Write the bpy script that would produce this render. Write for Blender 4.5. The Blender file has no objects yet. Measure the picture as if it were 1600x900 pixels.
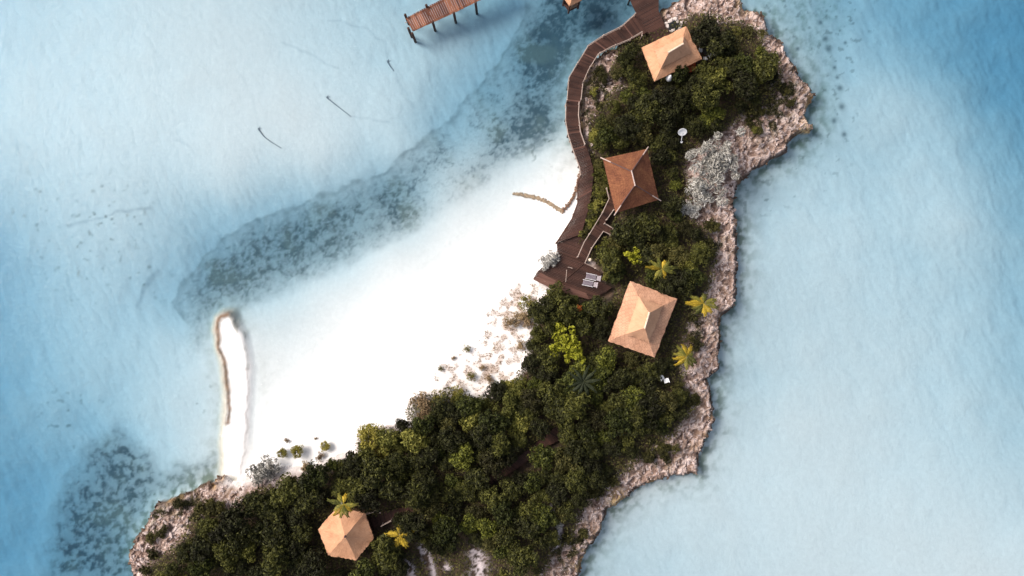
import bpy, math, random
import numpy as np
from mathutils import Vector, Matrix

S = bpy.context.scene
C = S.collection
R = math.radians
rng = random.Random(7)
nrng = np.random.default_rng(11)

# ------------------------------------------------------------------ camera, light, exposure
CAM_H = 90.0
M_PX = 0.075                       # metres per photograph pixel at sea level
cam = bpy.data.cameras.new('camera'); cam.lens = 27; cam.sensor_width = 36
cam.clip_start = 0.5; cam.clip_end = 6000
camo = bpy.data.objects.new('camera', cam); camo.location = (0, 0, CAM_H); C.objects.link(camo)
S.camera = camo

SUN_EL, SUN_AZ = 42.0, 293.0       # azimuth clockwise from north (+Y): light from the west-north-west
w = bpy.data.worlds.new('World'); S.world = w; w.use_nodes = True
wn = w.node_tree.nodes; wl = w.node_tree.links
bg = wn['Background']; sky = wn.new('ShaderNodeTexSky'); sky.sky_type = 'NISHITA'
sky.sun_disc = False; sky.sun_elevation = R(SUN_EL); sky.sun_rotation = R(SUN_AZ)
sky.air_density = 0.8; sky.dust_density = 4.0; sky.ozone_density = 0.6
hs = wn.new('ShaderNodeHueSaturation'); hs.inputs['Saturation'].default_value = 0.55
wl.new(sky.outputs[0], hs.inputs['Color']); wl.new(hs.outputs[0], bg.inputs[0]); bg.inputs[1].default_value = 0.13
sl = bpy.data.lights.new('sun', 'SUN'); sl.energy = 2.0; sl.angle = R(24); sl.color = (1.0, 0.91, 0.82)
so = bpy.data.objects.new('sun', sl); C.objects.link(so)
sd = Vector((math.sin(R(SUN_AZ))*math.cos(R(SUN_EL)), math.cos(R(SUN_AZ))*math.cos(R(SUN_EL)), math.sin(R(SUN_EL))))
so.rotation_euler = sd.to_track_quat('Z', 'Y').to_euler()
S.view_settings.view_transform = 'Standard'; S.view_settings.look = 'None'
S.view_settings.exposure = 0.56; S.view_settings.gamma = 1; S.view_settings.use_curve_mapping = False

# ------------------------------------------------------------------ helpers
def P(px, py, z=0.0):
    k = M_PX*(CAM_H - z)/CAM_H
    return Vector(((px-800)*k, (450-py)*k, z))
def PX(pts): return [((a-800)*M_PX, (450-b)*M_PX) for a, b in pts]

def tag(o, label=None, cat=None, group=None, kind=None):
    if label: o['label'] = label
    if cat: o['category'] = cat
    if group: o['group'] = group
    if kind: o['kind'] = kind
    return o
def empty(name, loc, rz=0.0):
    o = bpy.data.objects.new(name, None); C.objects.link(o); o.location = loc
    o.rotation_euler = (0, 0, rz); o.empty_display_size = 0.3
    return o
def copy_tree(o, parent=None):
    c = o.copy(); C.objects.link(c); c.parent = parent
    for ch in list(KIDS.get(o.name, [])): 
        d = copy_tree(ch, c)
        KIDS.setdefault(c.name, []).append(d)
    return c
KIDS = {}

class MB:
    def __init__(s): s.v = []; s.f = []; s.uv = None
    def add(s, vs, fs):
        n = len(s.v); s.v += [tuple(v) for v in vs]; s.f += [tuple(i+n for i in f) for f in fs]
    def box(s, c, sx, sy, sz, rz=0.0, m=None):
        c = Vector(c); ca, sa = math.cos(rz), math.sin(rz); vs = []
        for z in (-.5, .5):
            for x, y in ((-.5, -.5), (.5, -.5), (.5, .5), (-.5, .5)):
                X, Y = x*sx, y*sy
                vs.append(c+Vector((X*ca-Y*sa, X*sa+Y*ca, z*sz)))
        s.add(vs, [(3,2,1,0),(4,5,6,7),(0,1,5,4),(1,2,6,5),(2,3,7,6),(3,0,4,7)])
    def tube(s, pts, rs, n=7, cap=True):
        pts = [Vector(p) for p in pts]
        if not isinstance(rs, (list, tuple)): rs = [rs]*len(pts)
        vs = []; fs = []
        ref = Vector((0.31, 0.17, 0.93))
        for i, p in enumerate(pts):
            a = pts[max(i-1, 0)]; b = pts[min(i+1, len(pts)-1)]
            t = (b-a).normalized()
            u = t.cross(ref)
            if u.length < 1e-3: u = t.cross(Vector((1, 0, 0)))
            u.normalize(); v = t.cross(u)
            for k in range(n):
                an = 2*math.pi*k/n
                vs.append(p+(u*math.cos(an)+v*math.sin(an))*rs[i])
        for i in range(len(pts)-1):
            for k in range(n):
                k2 = (k+1) % n
                fs.append((i*n+k, i*n+k2, (i+1)*n+k2, (i+1)*n+k))
        if cap:
            fs.append(tuple(range(n))[::-1]); fs.append(tuple((len(pts)-1)*n+k for k in range(n)))
        s.add(vs, fs)
    def prism(s, poly, z0, z1):
        n = len(poly); vs = [(x, y, z0) for x, y in poly]+[(x, y, z1) for x, y in poly]
        fs = [tuple(range(n))[::-1], tuple(range(n, 2*n))]+[(i, (i+1) % n, n+(i+1) % n, n+i) for i in range(n)]
        s.add(vs, fs)
    def build(s, name, mat, parent=None, smooth=False, bevel=0):
        me = bpy.data.meshes.new(name); me.from_pydata(s.v, [], s.f); me.update()
        if smooth: me.polygons.foreach_set('use_smooth', [True]*len(me.polygons))
        return link(name, me, mat, parent, bevel)
def link(name, me, mat, parent=None, bevel=0):
    if mat: me.materials.append(mat)
    o = bpy.data.objects.new(name, me); C.objects.link(o)
    if parent:
        o.parent = parent; KIDS.setdefault(parent.name, []).append(o)
    if bevel:
        b = o.modifiers.new('bevel', 'BEVEL'); b.width = bevel; b.segments = 2
    return o
def npmesh(name, V, F, mat, parent=None, smooth=False, cols=None):
    V = np.asarray(V, dtype=np.float32); F = np.asarray(F, dtype=np.int32); k = F.shape[1]
    me = bpy.data.meshes.new(name)
    me.vertices.add(len(V)); me.vertices.foreach_set('co', V.ravel())
    me.loops.add(F.size); me.loops.foreach_set('vertex_index', F.ravel())
    me.polygons.add(len(F)); me.polygons.foreach_set('loop_start', np.arange(0, F.size, k, dtype=np.int32))
    me.update(calc_edges=True)
    me.polygons.foreach_set('use_smooth', np.full(len(F), smooth))
    if cols is not None:
        a = me.color_attributes.new('Col', 'FLOAT_COLOR', 'POINT')
        c4 = np.ones((len(V), 4), dtype=np.float32); c4[:, :3] = cols
        a.data.foreach_set('color', c4.ravel())
    return link(name, me, mat, parent)

# ---- numpy noise
def _hash(ix, iy, s):
    h = (ix.astype(np.int64)*374761393 + iy.astype(np.int64)*668265263 + s*2147483647) & 0xffffffff
    h = ((h ^ (h >> 13))*1274126177) & 0xffffffff
    h = (h ^ (h >> 16)) & 0xffffffff
    return h/4294967295.0
def vnoise(x, y, s=0):
    ix = np.floor(x); iy = np.floor(y); fx = x-ix; fy = y-iy
    def g(dx, dy):
        a = _hash(ix+dx, iy+dy, s)*2*np.pi
        return np.cos(a)*(fx-dx)+np.sin(a)*(fy-dy)
    u = fx*fx*fx*(fx*(fx*6-15)+10); v = fy*fy*fy*(fy*(fy*6-15)+10)
    return ((g(0,0)*(1-u)+g(1,0)*u)*(1-v)+(g(0,1)*(1-u)+g(1,1)*u)*v)*1.5
def fbm(x, y, sc, o=4, s=0, gain=.5):
    r = 0; a = 1.0; t = 0; f = 1.0/sc
    for i in range(o):
        r = r+a*vnoise(x*f+i*17.3, y*f-i*9.1, s+i); t += a; a *= gain; f *= 2.03
    return r/t
def ridged(x, y, sc, o=4, s=0):
    r = 0; a = 1.0; t = 0; f = 1.0/sc
    for i in range(o):
        r = r+a*(1-np.abs(vnoise(x*f+i*5.3, y*f+i*3.1, s+i))*2.2); t += a; a *= .5; f *= 2.1
    return r/t
def sst(a, b, x):
    t = np.clip((x-a)/(b-a), 0, 1); return t*t*(3-2*t)
def dline(X, Y, pts, closed=False):
    d = np.full(X.shape, 1e9); n = len(pts)
    for i in range(n if closed else n-1):
        x0, y0 = pts[i]; x1, y1 = pts[(i+1) % n]
        dx, dy = x1-x0, y1-y0; L = dx*dx+dy*dy+1e-12
        t = np.clip(((X-x0)*dx+(Y-y0)*dy)/L, 0, 1)
        d = np.minimum(d, (X-x0-t*dx)**2+(Y-y0-t*dy)**2)
    return np.sqrt(d)
def inside(X, Y, pts):
    r = np.zeros(X.shape, bool); n = len(pts)
    for i in range(n):
        x0, y0 = pts[i]; x1, y1 = pts[(i+1) % n]
        if y0 == y1: continue
        c = ((y0 > Y) != (y1 > Y)) & (X < (x1-x0)*(Y-y0)/(y1-y0)+x0)
        r ^= c
    return r
def sdf(X, Y, pts):
    d = dline(X, Y, pts, True); return np.where(inside(X, Y, pts), d, -d)
def inpt(x, y, pts): return bool(inside(np.array([x]), np.array([y]), pts)[0])
def chaikin(pts, n=1, closed=True):
    for _ in range(n):
        o = []; m = len(pts)
        for i in range(m if closed else m-1):
            a = pts[i]; b = pts[(i+1) % m]
            o += [(a[0]*.75+b[0]*.25, a[1]*.75+b[1]*.25), (a[0]*.25+b[0]*.75, a[1]*.25+b[1]*.75)]
        if not closed: o = [pts[0]]+o+[pts[-1]]
        pts = o
    return pts

# ---- materials
def mat(name):
    m = bpy.data.materials.new(name); m.use_nodes = True
    nt = m.node_tree; return m, nt.nodes, nt.links, nt.nodes['Principled BSDF']
def ramp(N, stops, interp='LINEAR'):
    r = N.new('ShaderNodeValToRGB'); r.color_ramp.interpolation = interp
    e = r.color_ramp.elements
    while len(e) < len(stops): e.new(0.5)
    for i, (p, c) in enumerate(stops): e[i].position = p; e[i].color = (*c, 1)
    return r
def noise_node(N, L, scale, detail=4, rough=.55, coord='Object', stretch=None):
    tc = N.new('ShaderNodeTexCoord'); n = N.new('ShaderNodeTexNoise')
    n.inputs['Scale'].default_value = scale; n.inputs['Detail'].default_value = detail; n.inputs['Roughness'].default_value = rough
    src = tc.outputs[coord]
    if stretch:
        mp = N.new('ShaderNodeMapping'); mp.inputs['Scale'].default_value = stretch
        L.new(src, mp.inputs[0]); src = mp.outputs[0]
    L.new(src, n.inputs['Vector']); return n
def bump(N, L, h, B, strength, dist):
    b = N.new('ShaderNodeBump'); b.inputs['Strength'].default_value = strength; b.inputs['Distance'].default_value = dist
    L.new(h, b.inputs['Height']); L.new(b.outputs[0], B.inputs['Normal']); return b
def leaf_mat(name, dark, mid, light, rough=.6, spec=.14, trans=.0, sc=.9):
    m, N, L, B = mat(name)
    geo = N.new('ShaderNodeNewGeometry'); oi = N.new('ShaderNodeObjectInfo')
    n = noise_node(N, L, sc, 2)
    a = N.new('ShaderNodeMath'); a.operation = 'MULTIPLY_ADD'; a.inputs[1].default_value = .55; 
    b = N.new('ShaderNodeMath'); b.operation = 'MULTIPLY_ADD'; b.inputs[1].default_value = .6; b.inputs[2].default_value = -.40
    L.new(n.outputs[0], b.inputs[0]); L.new(geo.outputs['Random Per Island'], a.inputs[0]); L.new(b.outputs[0], a.inputs[2])
    c = N.new('ShaderNodeMath'); c.operation = 'MULTIPLY_ADD'; c.inputs[1].default_value = .62; c.use_clamp = True
    L.new(oi.outputs['Random'], c.inputs[0]); L.new(a.outputs[0], c.inputs[2])
    r = ramp(N, [(0.05, dark), (.5, mid), (1.0, light)]); L.new(c.outputs[0], r.inputs[0])
    L.new(r.outputs[0], B.inputs['Base Color'])
    B.inputs['Roughness'].default_value = rough; B.inputs['Specular IOR Level'].default_value = spec
    return m
def wood_mat(name, c0, c1, rough=.7, island=.6, dirt=None, sc=2.0):
    m, N, L, B = mat(name)
    geo = N.new('ShaderNodeNewGeometry'); n = noise_node(N, L, sc, 5, .6)
    mx = N.new('ShaderNodeMath'); mx.operation = 'MULTIPLY_ADD'; mx.inputs[1].default_value = island
    ad = N.new('ShaderNodeMath'); ad.operation = 'MULTIPLY_ADD'; ad.inputs[1].default_value = 1.2; ad.inputs[2].default_value = -.3-island*.35
    L.new(n.outputs[0], ad.inputs[0]); L.new(geo.outputs['Random Per Island'], mx.inputs[0]); L.new(ad.outputs[0], mx.inputs[2])
    r = ramp(N, [(0.0, c0), (1.0, c1)]); L.new(mx.outputs[0], r.inputs[0]); L.new(r.outputs[0], B.inputs['Base Color'])
    B.inputs['Roughness'].default_value = rough; B.inputs['Specular IOR Level'].default_value = .25
    bump(N, L, noise_node(N, L, sc*12, 4).outputs[0], B, .4, .02)
    return m
def plain_mat(name, col, rough=.6, var=.12, sc=6):
    m, N, L, B = mat(name); n = noise_node(N, L, sc, 4)
    r = ramp(N, [(.3, tuple(c*(1-var) for c in col)), (.7, tuple(min(1, c*(1+var)) for c in col))])
    L.new(n.outputs[0], r.inputs[0]); L.new(r.outputs[0], B.inputs['Base Color']); B.inputs['Roughness'].default_value = rough
    return m

# ================================================================== TERRAIN
COAST = PX([(1036,14),(1048,4),(1070,-6),(1100,-14),(1140,-8),(1156,3),(1160,13),(1174,17),(1196,28),(1200,53),(1218,67),(1229,83),(1238,103),(1249,125),(1263,136),(1270,150),(1265,164),
 (1257,180),(1262,193),(1271,200),(1267,207),(1249,210),(1235,219),(1229,239),(1197,255),(1177,267),(1160,280),(1149,294),(1144,319),(1149,333),(1151,355),(1152,383),(1153,411),(1152,440),
 (1151,455),(1145,478),(1129,492),(1125,511),(1124,535),(1123,555),(1122,580),(1104,592),(1113,611),(1115,636),(1113,649),(1113,669),(1101,692),(1091,709),(1090,738),(1064,742),(1029,748),
 (1009,756),(991,764),(977,779),(951,793),(945,810),(939,825),(925,848),(913,868),(906,897),(880,950),(820,1010),(600,1030),(400,1020),(250,990),(205,930),(207,897),(200,871),(207,851),(215,836),
 (232,816),(235,802),(241,787),(264,781),(290,770),(307,764),(315,756),(336,753),(341,744),(356,742),(364,749)])
BEACHLINE = PX([(364,749),(378,747),(400,738),(440,730),(480,725),(520,712),(556,698),(560,672),(600,664),(638,655),(640,618),(690,602),(735,616),(775,600),(800,590),(818,560),(822,515),(826,478),(850,457),
 (838,440),(836,428),(868,392),(872,374),(893,342),(902,316),(906,285),(912,262)])
NWCOAST = PX([(912,262),(912,240),(908,215),(904,190),(905,160),(909,132),(918,110),(932,90),(952,78),(980,66),(1002,54),(1020,40),(1036,14)])
ISLAND = COAST + BEACHLINE[1:] + NWCOAST[1:-1]
HARDCOAST_A = COAST; 
SOIL = PX([(1008,52),(985,60),(965,80),(951,96),(952,124),(975,135),(955,150),(940,172),(916,192),(921,222),(922,250),(925,300),(915,350),(905,372),(915,400),(935,425),(940,450),(900,452),(862,452),(838,470),(828,500),
 (826,545),(805,590),(780,604),(740,622),(700,606),(645,620),(640,660),(600,670),(566,672),(560,704),(520,722),(470,735),(440,748),(400,762),(360,790),(315,800),(288,832),(262,862),(240,885),(225,925),(280,980),(600,1010),(700,1000),(800,960),(840,905),(862,862),(890,835),
 (905,800),(930,765),(960,745),(1000,715),(1025,690),(1060,660),(1085,635),(1070,600),(1062,560),(1070,520),(1085,490),(1105,450),(1112,400),(1105,360),(1070,335),(1070,290),(1085,230),(1120,205),(1150,180),(1190,180),(1200,140),(1222,122),(1218,95),(1192,75),(1178,53),(1150,38),(1127,31),(1096,22),(1074,26),(1066,44)])
GROYNE = PX([(347,745),(347,697),(350,642),(351,602),(347,573),(338,538),(334,515),(336,498),(347,489),(361,490),(367,503),(379,527),(386,550),(389,573),(388,613),(386,654),(383,697),(377,748)])
BROWNSTRIP = PX([(358,491),(346,495),(339,505),(340,520),(344,540),(350,565),(355,590),(357,615),(358,640),(356,660)])

X0, X1, Y0, Y1, DX = -70.0, 70.0, -44.0, 44.0, 0.15
nx = int((X1-X0)/DX)+1; ny = int((Y1-Y0)/DX)+1
gx = np.linspace(X0, X1, nx); gy = np.linspace(Y0, Y1, ny)
X, Y = np.meshgrid(gx, gy)

# depth (+ down) control points in photo pixels
DC = [(0,0,1.45),(150,60,.95),(300,150,.70),(450,60,.78),(560,120,.85),(500,250,.70),(350,280,.8),(0,200,1.1),(0,300,1.6),(0,380,2.1),(40,450,1.85),(150,300,1.0),(150,420,1.28),(0,560,2.1),(0,700,2.4),(100,560,1.5),(250,520,1.25),
 (250,640,1.0),(310,620,.75),(50,850,2.7),(20,780,2.6),(0,900,2.7),(90,760,2.3),(150,700,1.9),(150,780,1.9),(180,880,1.7),(620,40,1.15),(700,65,1.25),(770,25,1.8),(640,150,1.0),(620,230,.9),(850,60,2.0),(850,150,1.6),(850,215,.8),(740,180,1.5),(700,280,.75),(600,275,1.5),(560,315,1.5),(450,345,1.8),(440,400,1.6),(540,360,1.45),(640,290,1.4),(320,400,2.0),(330,450,1.6),(270,440,1.8),(240,420,1.5),(290,350,1.5),(400,290,1.05),(690,190,1.6),(740,130,1.8),(250,500,1.5),
 (370,520,.45),(410,500,.6),(500,450,.55),(600,400,.42),(700,345,.36),(800,290,.34),(870,245,.28),(895,250,.18),(395,600,.24),(450,560,.24),(560,480,.2),(680,410,.16),(780,350,.14),(870,300,.05),(460,620,.02),(560,540,.02),(680,460,.0),(800,380,-.02),
 (402,660,.14),(410,700,.0),(500,640,-.25),(600,580,-.35),(700,520,-.4),(800,440,-.45),(850,370,-.35),(880,340,-.35),(560,700,-.8),(640,640,-.8),(820,560,-.9),(430,740,-.6),
 (960,20,2.0),(1300,40,1.6),(1250,80,1.1),(1220,20,1.2),(1450,50,2.2),(1590,30,2.7),(1520,90,2.5),(1600,150,2.7),(1560,240,1.8),(1520,190,1.6),(1450,250,1.05),(1510,350,.92),(1400,260,1.15),(1410,150,1.22),(1380,70,1.75),(1320,200,1.3),(1300,350,.85),(1200,330,.95),(1600,350,1.7),(1450,400,1.05),(1500,550,.95),(1600,600,1.25),
 (1200,450,.9),(1160,600,.95),(1250,650,.7),(1150,750,.65),(1000,850,.8),(1300,850,.62),(1450,750,.7),(1600,880,.6),(950,880,.9),(1000,450,.3),(1050,200,.8),(700,800,.5),(400,850,.8),
 (-130,400,3.6),(-130,900,3.3),(-130,-130,1.6),(400,-130,.9),(800,-130,2.2),(1200,-130,1.6),(1730,-130,3.2),(1730,450,2.0),(1730,1030,.8),(1200,1030,.7),(100,1030,2.4)]
cp = np.array(PX([(a, b) for a, b, _ in DC])); cv = np.array([d for _, _, d in DC])
def rbf_eval(px_, py_):
    out = np.zeros(px_.shape)
    def phi(r2): return np.sqrt(r2+4.0)
    A = phi(((cp[:, None]-cp[None])**2).sum(-1)); n = len(cp)
    A = A - np.eye(n)*0.35
    M = np.zeros((n+1, n+1)); M[:n, :n] = A; M[:n, n] = 1; M[n, :n] = 1
    w_ = np.linalg.solve(M, np.append(cv, 0))
    for i in range(n): out += w_[i]*phi((px_-cp[i, 0])**2+(py_-cp[i, 1])**2)
    return out+w_[n]
DEPTH = rbf_eval(X, Y)
big = fbm(X, Y, 14, 3, 5); med = fbm(X, Y, 4, 4, 9)
DEPTH = np.where(DEPTH > .2, DEPTH*(1+.16*big+.08*med), DEPTH)
zb = -DEPTH
rip = vnoise((X*.8+Y*.45)*1.35+med*1.5, (Y*.9-X*.45)*.42, 401)+.5*vnoise((X*.8+Y*.45)*2.4+med, (Y*.9-X*.45)*.8, 402)
zb = zb+.032*rip*sst(.3, 1.2, DEPTH)+.12*fbm(X*.9+Y*.5, (Y*.9-X*.5)*.35, 3.0, 3, 403)*sst(.5, 1.6, DEPTH)
# wobble the outlines for a natural coast
WX = X+fbm(X, Y, 2.2, 4, 21)*.55; WY = Y+fbm(X, Y, 2.2, 4, 31)*.55
dis = sdf(WX, WY, ISLAND)
d_rock = np.minimum(dline(WX, WY, COAST), dline(WX, WY, NWCOAST)); d_bl = dline(WX, WY, BEACHLINE)
d_soil = sdf(WX+med*.9, WY+fbm(X, Y, 4, 4, 77)*1.6, SOIL)
SX_ = X+fbm(X, Y, .9, 2, 301)*.35; SY_ = Y+fbm(X, Y, .9, 2, 311)*.35
rg = ridged(SX_, SY_, .95, 3, 41); rg2 = ridged(X, Y, 3.2, 3, 51)
WGX = X+fbm(X, Y, 2.2, 4, 21)*.2; WGY = Y+fbm(X, Y, 2.2, 4, 31)*.2
d_gr = sdf(WGX, WGY, GROYNE)
H = dis > 0
prof = .12+.75*sst(0, .55, d_rock)+.45*sst(.4, 5, d_rock)
rockamt = np.clip(1-sst(-.4, .8, d_soil), 0.12, 1)*sst(0, .5, d_bl)
zr = prof+rockamt*(.40*(rg-.55)+.40*(rg2-.5))
zr = np.minimum(zr, np.maximum(-DEPTH, .15)+.25+.22*d_bl)
Z = np.where(H, np.maximum(zr, -DEPTH), zb)
# submerged ledge beside the rocks
outd = np.where(H, 0, -dis)
ledge = np.exp(-np.minimum(outd, 9)/1.0)*sst(0, 3, d_bl)*(~H)
Z = Z+ledge*(.35+.25*rg2)*np.minimum(1, DEPTH)
gprof = sst(-.9, .35, d_gr)
Z = np.where(~H, np.maximum(Z, Z*(1-gprof)+gprof*(.13+.02*med)), Z)
Z = np.where(H, np.maximum(Z, .06), Z)
BLEND = np.clip(np.maximum(sst(62, 69.5, np.abs(X)), sst(36.5, 43.7, np.abs(Y))), 0, 1)
Z = np.where(H, Z, Z*(1-BLEND)-2.4*BLEND)

SDP = PX([(870,379),(908,366),(940,360),(950,300),(972,300),(960,345),(972,365),(945,378),(935,425),(940,440),(960,449),(943,460),(920,470),(895,463),(865,454),(833,438),(840,424),(871,395)])
Z = np.where(sdf(X, Y, SDP) > -.4, np.minimum(Z, .75), Z)
BWC = PX([(1004,35),(978,52),(950,64),(928,77),(912,103),(900,125),(897,156),(895,184),(899,208),(908,232),(915,255),(917,270),(914,297),(912,315),(905,341),(889,372)])
Z = np.where(dline(X, Y, BWC) < 1.3, np.minimum(Z, .7), Z)
FWC = PX([(950,568),(932,605),(900,648),(868,680),(842,697),(805,727),(747,761),(689,782),(640,797),(605,808),(580,815)])
Z = np.where(dline(X, Y, FWC) < 1.0, np.minimum(Z, .95), Z)
UNDER = (sdf(X, Y, SDP) > -.3) | (dline(X, Y, BWC) < .95)
# ---- albedo
def lerp(a, b, t): return a+(b-a)*t[..., None]
def colr(r, g, b): return np.broadcast_to(np.array([r, g, b], float), X.shape+(3,))
finen = fbm(X, Y, .6, 3, 61); 
col = lerp(colr(.74,.735,.72), colr(.80,.785,.765), sst(-.5, .5, big))
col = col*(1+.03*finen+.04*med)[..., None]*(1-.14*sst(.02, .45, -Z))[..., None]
# sea grass beds
GRASS = PX([(826,-60),(1000,-60),(1000,15),(945,58),(905,98),(890,120),(885,200),(868,226),(810,252),(760,292),(700,330),(640,368),(560,408),(480,446),(410,472),(370,486),(345,500),(322,530),(312,560),(290,540),(276,505),(262,470),(278,430),(318,386),(370,350),(440,325),(520,292),(600,262),(640,225),(700,182),(742,130),(790,70),(818,10)])
GRASS2 = PX([(230,930),(205,880),(215,830),(240,790),(300,762),(345,742),(345,700),(300,715),(250,735),(215,690),(170,670),(130,690),(100,730),(66,790),(55,840),(45,930)])
GRASSE = PX([(1150,-60),(1320,-60),(1350,20),(1320,70),(1318,130),(1310,200),(1290,250),(1240,280),(1180,310),(1150,330),(1150,280),(1230,200),(1230,100),(1180,30)])
gw = fbm(X, Y, 3, 4, 81); GX = X+gw*1.0; GY = Y+fbm(X, Y, 3, 4, 91)*1.0
g1 = sdf(GX, GY, GRASS); g2 = sdf(GX, GY, GRASS2); g3 = sdf(GX, GY, GRASSE)
n1 = ridged(GX*.9, GY*1.1, 1.5, 4, 101); n2 = fbm(X, Y, 1.1, 4, 111); n3 = fbm(X, Y, 5, 3, 121)
lines = 1-np.abs(fbm(GX, GY, 1.3, 3, 131))*6
def bed(d, soft, dens): return (.42*sst(-soft*.2, soft*.3, d)+.58*sst(0, soft, d))*dens
core = np.exp(-dline(X, Y, PX([(940,0),(890,60),(860,120),(850,180)]))**2/40)
core2 = np.exp(-dline(X, Y, PX([(560,345),(450,395),(350,440)]))**2/22)
gap = np.exp(-dline(X, Y, PX([(680,300),(715,255),(760,185),(800,120)]))**2/5.5)
base1 = bed(g1, 3.5, 1.0)
n5 = ridged(X+.8*n2, Y+.8*finen, .95, 3, 181); u_ = GX*.857+GY*.515; v_ = GY*.857-GX*.515
n6 = .5*fbm(GX, GY, .75, 3, 191)+.65*fbm(u_/2.3, v_/.85, .9, 4, 193)
n7 = fbm(X+.5*n2, Y+.5*n6, .42, 3, 197)
pat = np.clip(.40+1.25*n6+.75*n2+.8*n7+.5*n3+.28*core+.1*core2-.5*gap, 0, 1)**1.5*.85+.25*sst(.60, .85, n5)
rim = sst(-.15, .3, g1)*np.exp(-np.clip(g1-.3, 0, 20)/1.1)*sst(17, 20, Y-X*.6)*.66
gm = base1*(.47+.28*core+.16*core2-.24*gap+.62*pat)*(.85+.3*n3); gm = np.maximum(gm, rim*(.6+.5*n2))
b2 = bed(g2, 3.5, 1.0); gm = np.maximum(gm, b2*(.46+.6*np.clip(.42+1.3*n6+1.0*n2+.6*n7+.4*n3, 0, 1)**1.6))
b3 = bed(g3, 5, 1.0); gme = b3*(.16+.5*np.clip(.35+.9*n6+.9*n2+.6*n7, 0, 1)**1.5)
spk = sst(.30, .42, fbm(X, Y, 1.0, 3, 141))
def blob(px, py, r): 
    x, y = PX([(px, py)])[0]; return np.exp(-((X-x)**2+(Y-y)**2)/r**2)
speck = spk*np.clip(sst(-3, 2, g3+2)*.6+blob(850,230,2.2)+.9*blob(175,330,4)+.6*blob(40,320,4)+.8*blob(225,440,2.2)+.7*blob(100,660,4)+.5*blob(115,420,5)+.8*blob(310,620,2), 0, 1)*(~H)
fr = np.exp(-np.clip(outd-.5, 0, 20)/1.35)*sst(.5, 3, d_bl)*(~H)
fr = fr*(.22+.9*sst(-.2, .4, n2+.3*n3+.3*n6))
frg = np.exp(-np.clip(-d_gr, 0, 20)/1.1)*sst(0, 2, dline(X, Y, PX([(392,530),(394,748)])))*(~H)*(d_gr < 0)
weed = colr(.07,.10,.115); weed2 = colr(.15,.165,.15); weedg = colr(.13,.24,.16)
wc = lerp(weed, weed2, np.clip(sst(.05, .5, n3)+core2*.5, 0, 1))
col = lerp(col, wc, np.clip(gm*1.12, 0, .96))
col = lerp(col, lerp(colr(.12,.17,.13), weedg, sst(0, .4, n3)), np.clip(gme, 0, .8))
col = lerp(col, colr(.10,.12,.11), np.clip(speck*.75, 0, .75))
col = lerp(col, colr(.13,.16,.12), np.clip(fr*.95, 0, .9))
col = lerp(col, colr(.24,.24,.18), np.clip(frg*(.3+.6*sst(-.2, .4, n2)), 0, .7))
# drift lines of weed on the pale sand flat
for pts, wd, st in (([(512,28),(570,38),(600,65),(607,95),(622,125),(645,165)], .12, .28), ([(436,62),(475,78),(525,104)], .11, .3), ([(545,180),(575,183),(608,190)], .10, .28), ([(268,214),(292,230),(304,246)], .10, .25), ([(365,108),(392,150),(402,198)], .10, .12),
                    ([(22,262),(20,225),(36,228)], .2, .25), ([(95,352),(150,340),(185,328),(228,324)], .2, .4), ([(206,480),(216,450),(238,424)], .3, .5)):
    dd = dline(WX, WY, PX(pts)); col = lerp(col, colr(.16,.2,.24), np.exp(-(dd/wd)**2)*st*(.7+.6*n2))
# dark scattered holes off the north-east shore
for a, b, r in ((1303,70,.45),(1298,54,.35),(1320,133,.38),(1322,163,.38),(1310,185,.35),(1326,207,.32),(1290,28,.3),(1252,72,.25),(1312,100,.22),(1316,116,.25),(1330,60,.2),(1210,48,.3)):
    col = lerp(col, colr(.07,.10,.11), blob(a, b, r)*.75*(~H))
col = lerp(col, colr(.62,.61,.58), BLEND*(~H))
# brown stone edge of the sand spit
db = dline(WX*.5+WGX*.5, WY*.5+WGY*.5, BROWNSTRIP)*(1-.5*n2)
westrim = (d_gr < .35) & (d_gr > -1.2) & (X < PX([(372,0)])[0][0]) & (~H)
col = lerp(col, lerp(colr(.34,.32,.25), colr(.62,.58,.50), sst(-.2, .3, n2)), westrim*sst(-1.0, -.2, d_gr)*.6)
col = lerp(col, lerp(colr(.09,.055,.03), colr(.21,.13,.08), sst(-.2, .35, n6)), np.exp(-(db/.36)**2)*.95)
ins = (d_gr > .0); col = lerp(col, colr(.83,.81,.79), ins*sst(.3, .7, db)*sst(.1, .6, d_gr))
de = dline(WX, WY, PX([(361,490),(367,503),(379,527),(386,552),(388,575)])); col = lerp(col, colr(.16,.17,.16), np.exp(-(de/.22)**2)*.8*(.6+.6*sst(-.2,.3,n2)))
de = dline(WX, WY, PX([(388,575),(388,613),(386,654),(383,697),(377,742)])); col = lerp(col, colr(.42,.38,.36), np.exp(-(de/.13)**2)*(.35+.5*sst(-.3, .3, n2)))
# beach sand
bs = (~H) & (Z > -.12)
de2 = de; col = lerp(col, colr(.84,.825,.81)*(1+.02*finen)[..., None], (1-.8*np.exp(-(de2/.16)**2))*bs*(~westrim)*sst(-.12, .05, Z)*(1-np.exp(-(db/.5)**2))*sst(-.2, .5, dline(X, Y, PX([(361,490),(386,552),(388,575)]))))
# pinkish scrubby sand near the trees
scr = np.clip(blob(800,505,2.8)+blob(770,580,3.4)+blob(820,470,2)+.6*blob(705,590,2.2), 0, 1)
col = lerp(col, colr(.52,.37,.28), bs*scr*.75*sst(-.3, .3, n2+.4*n6))
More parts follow.
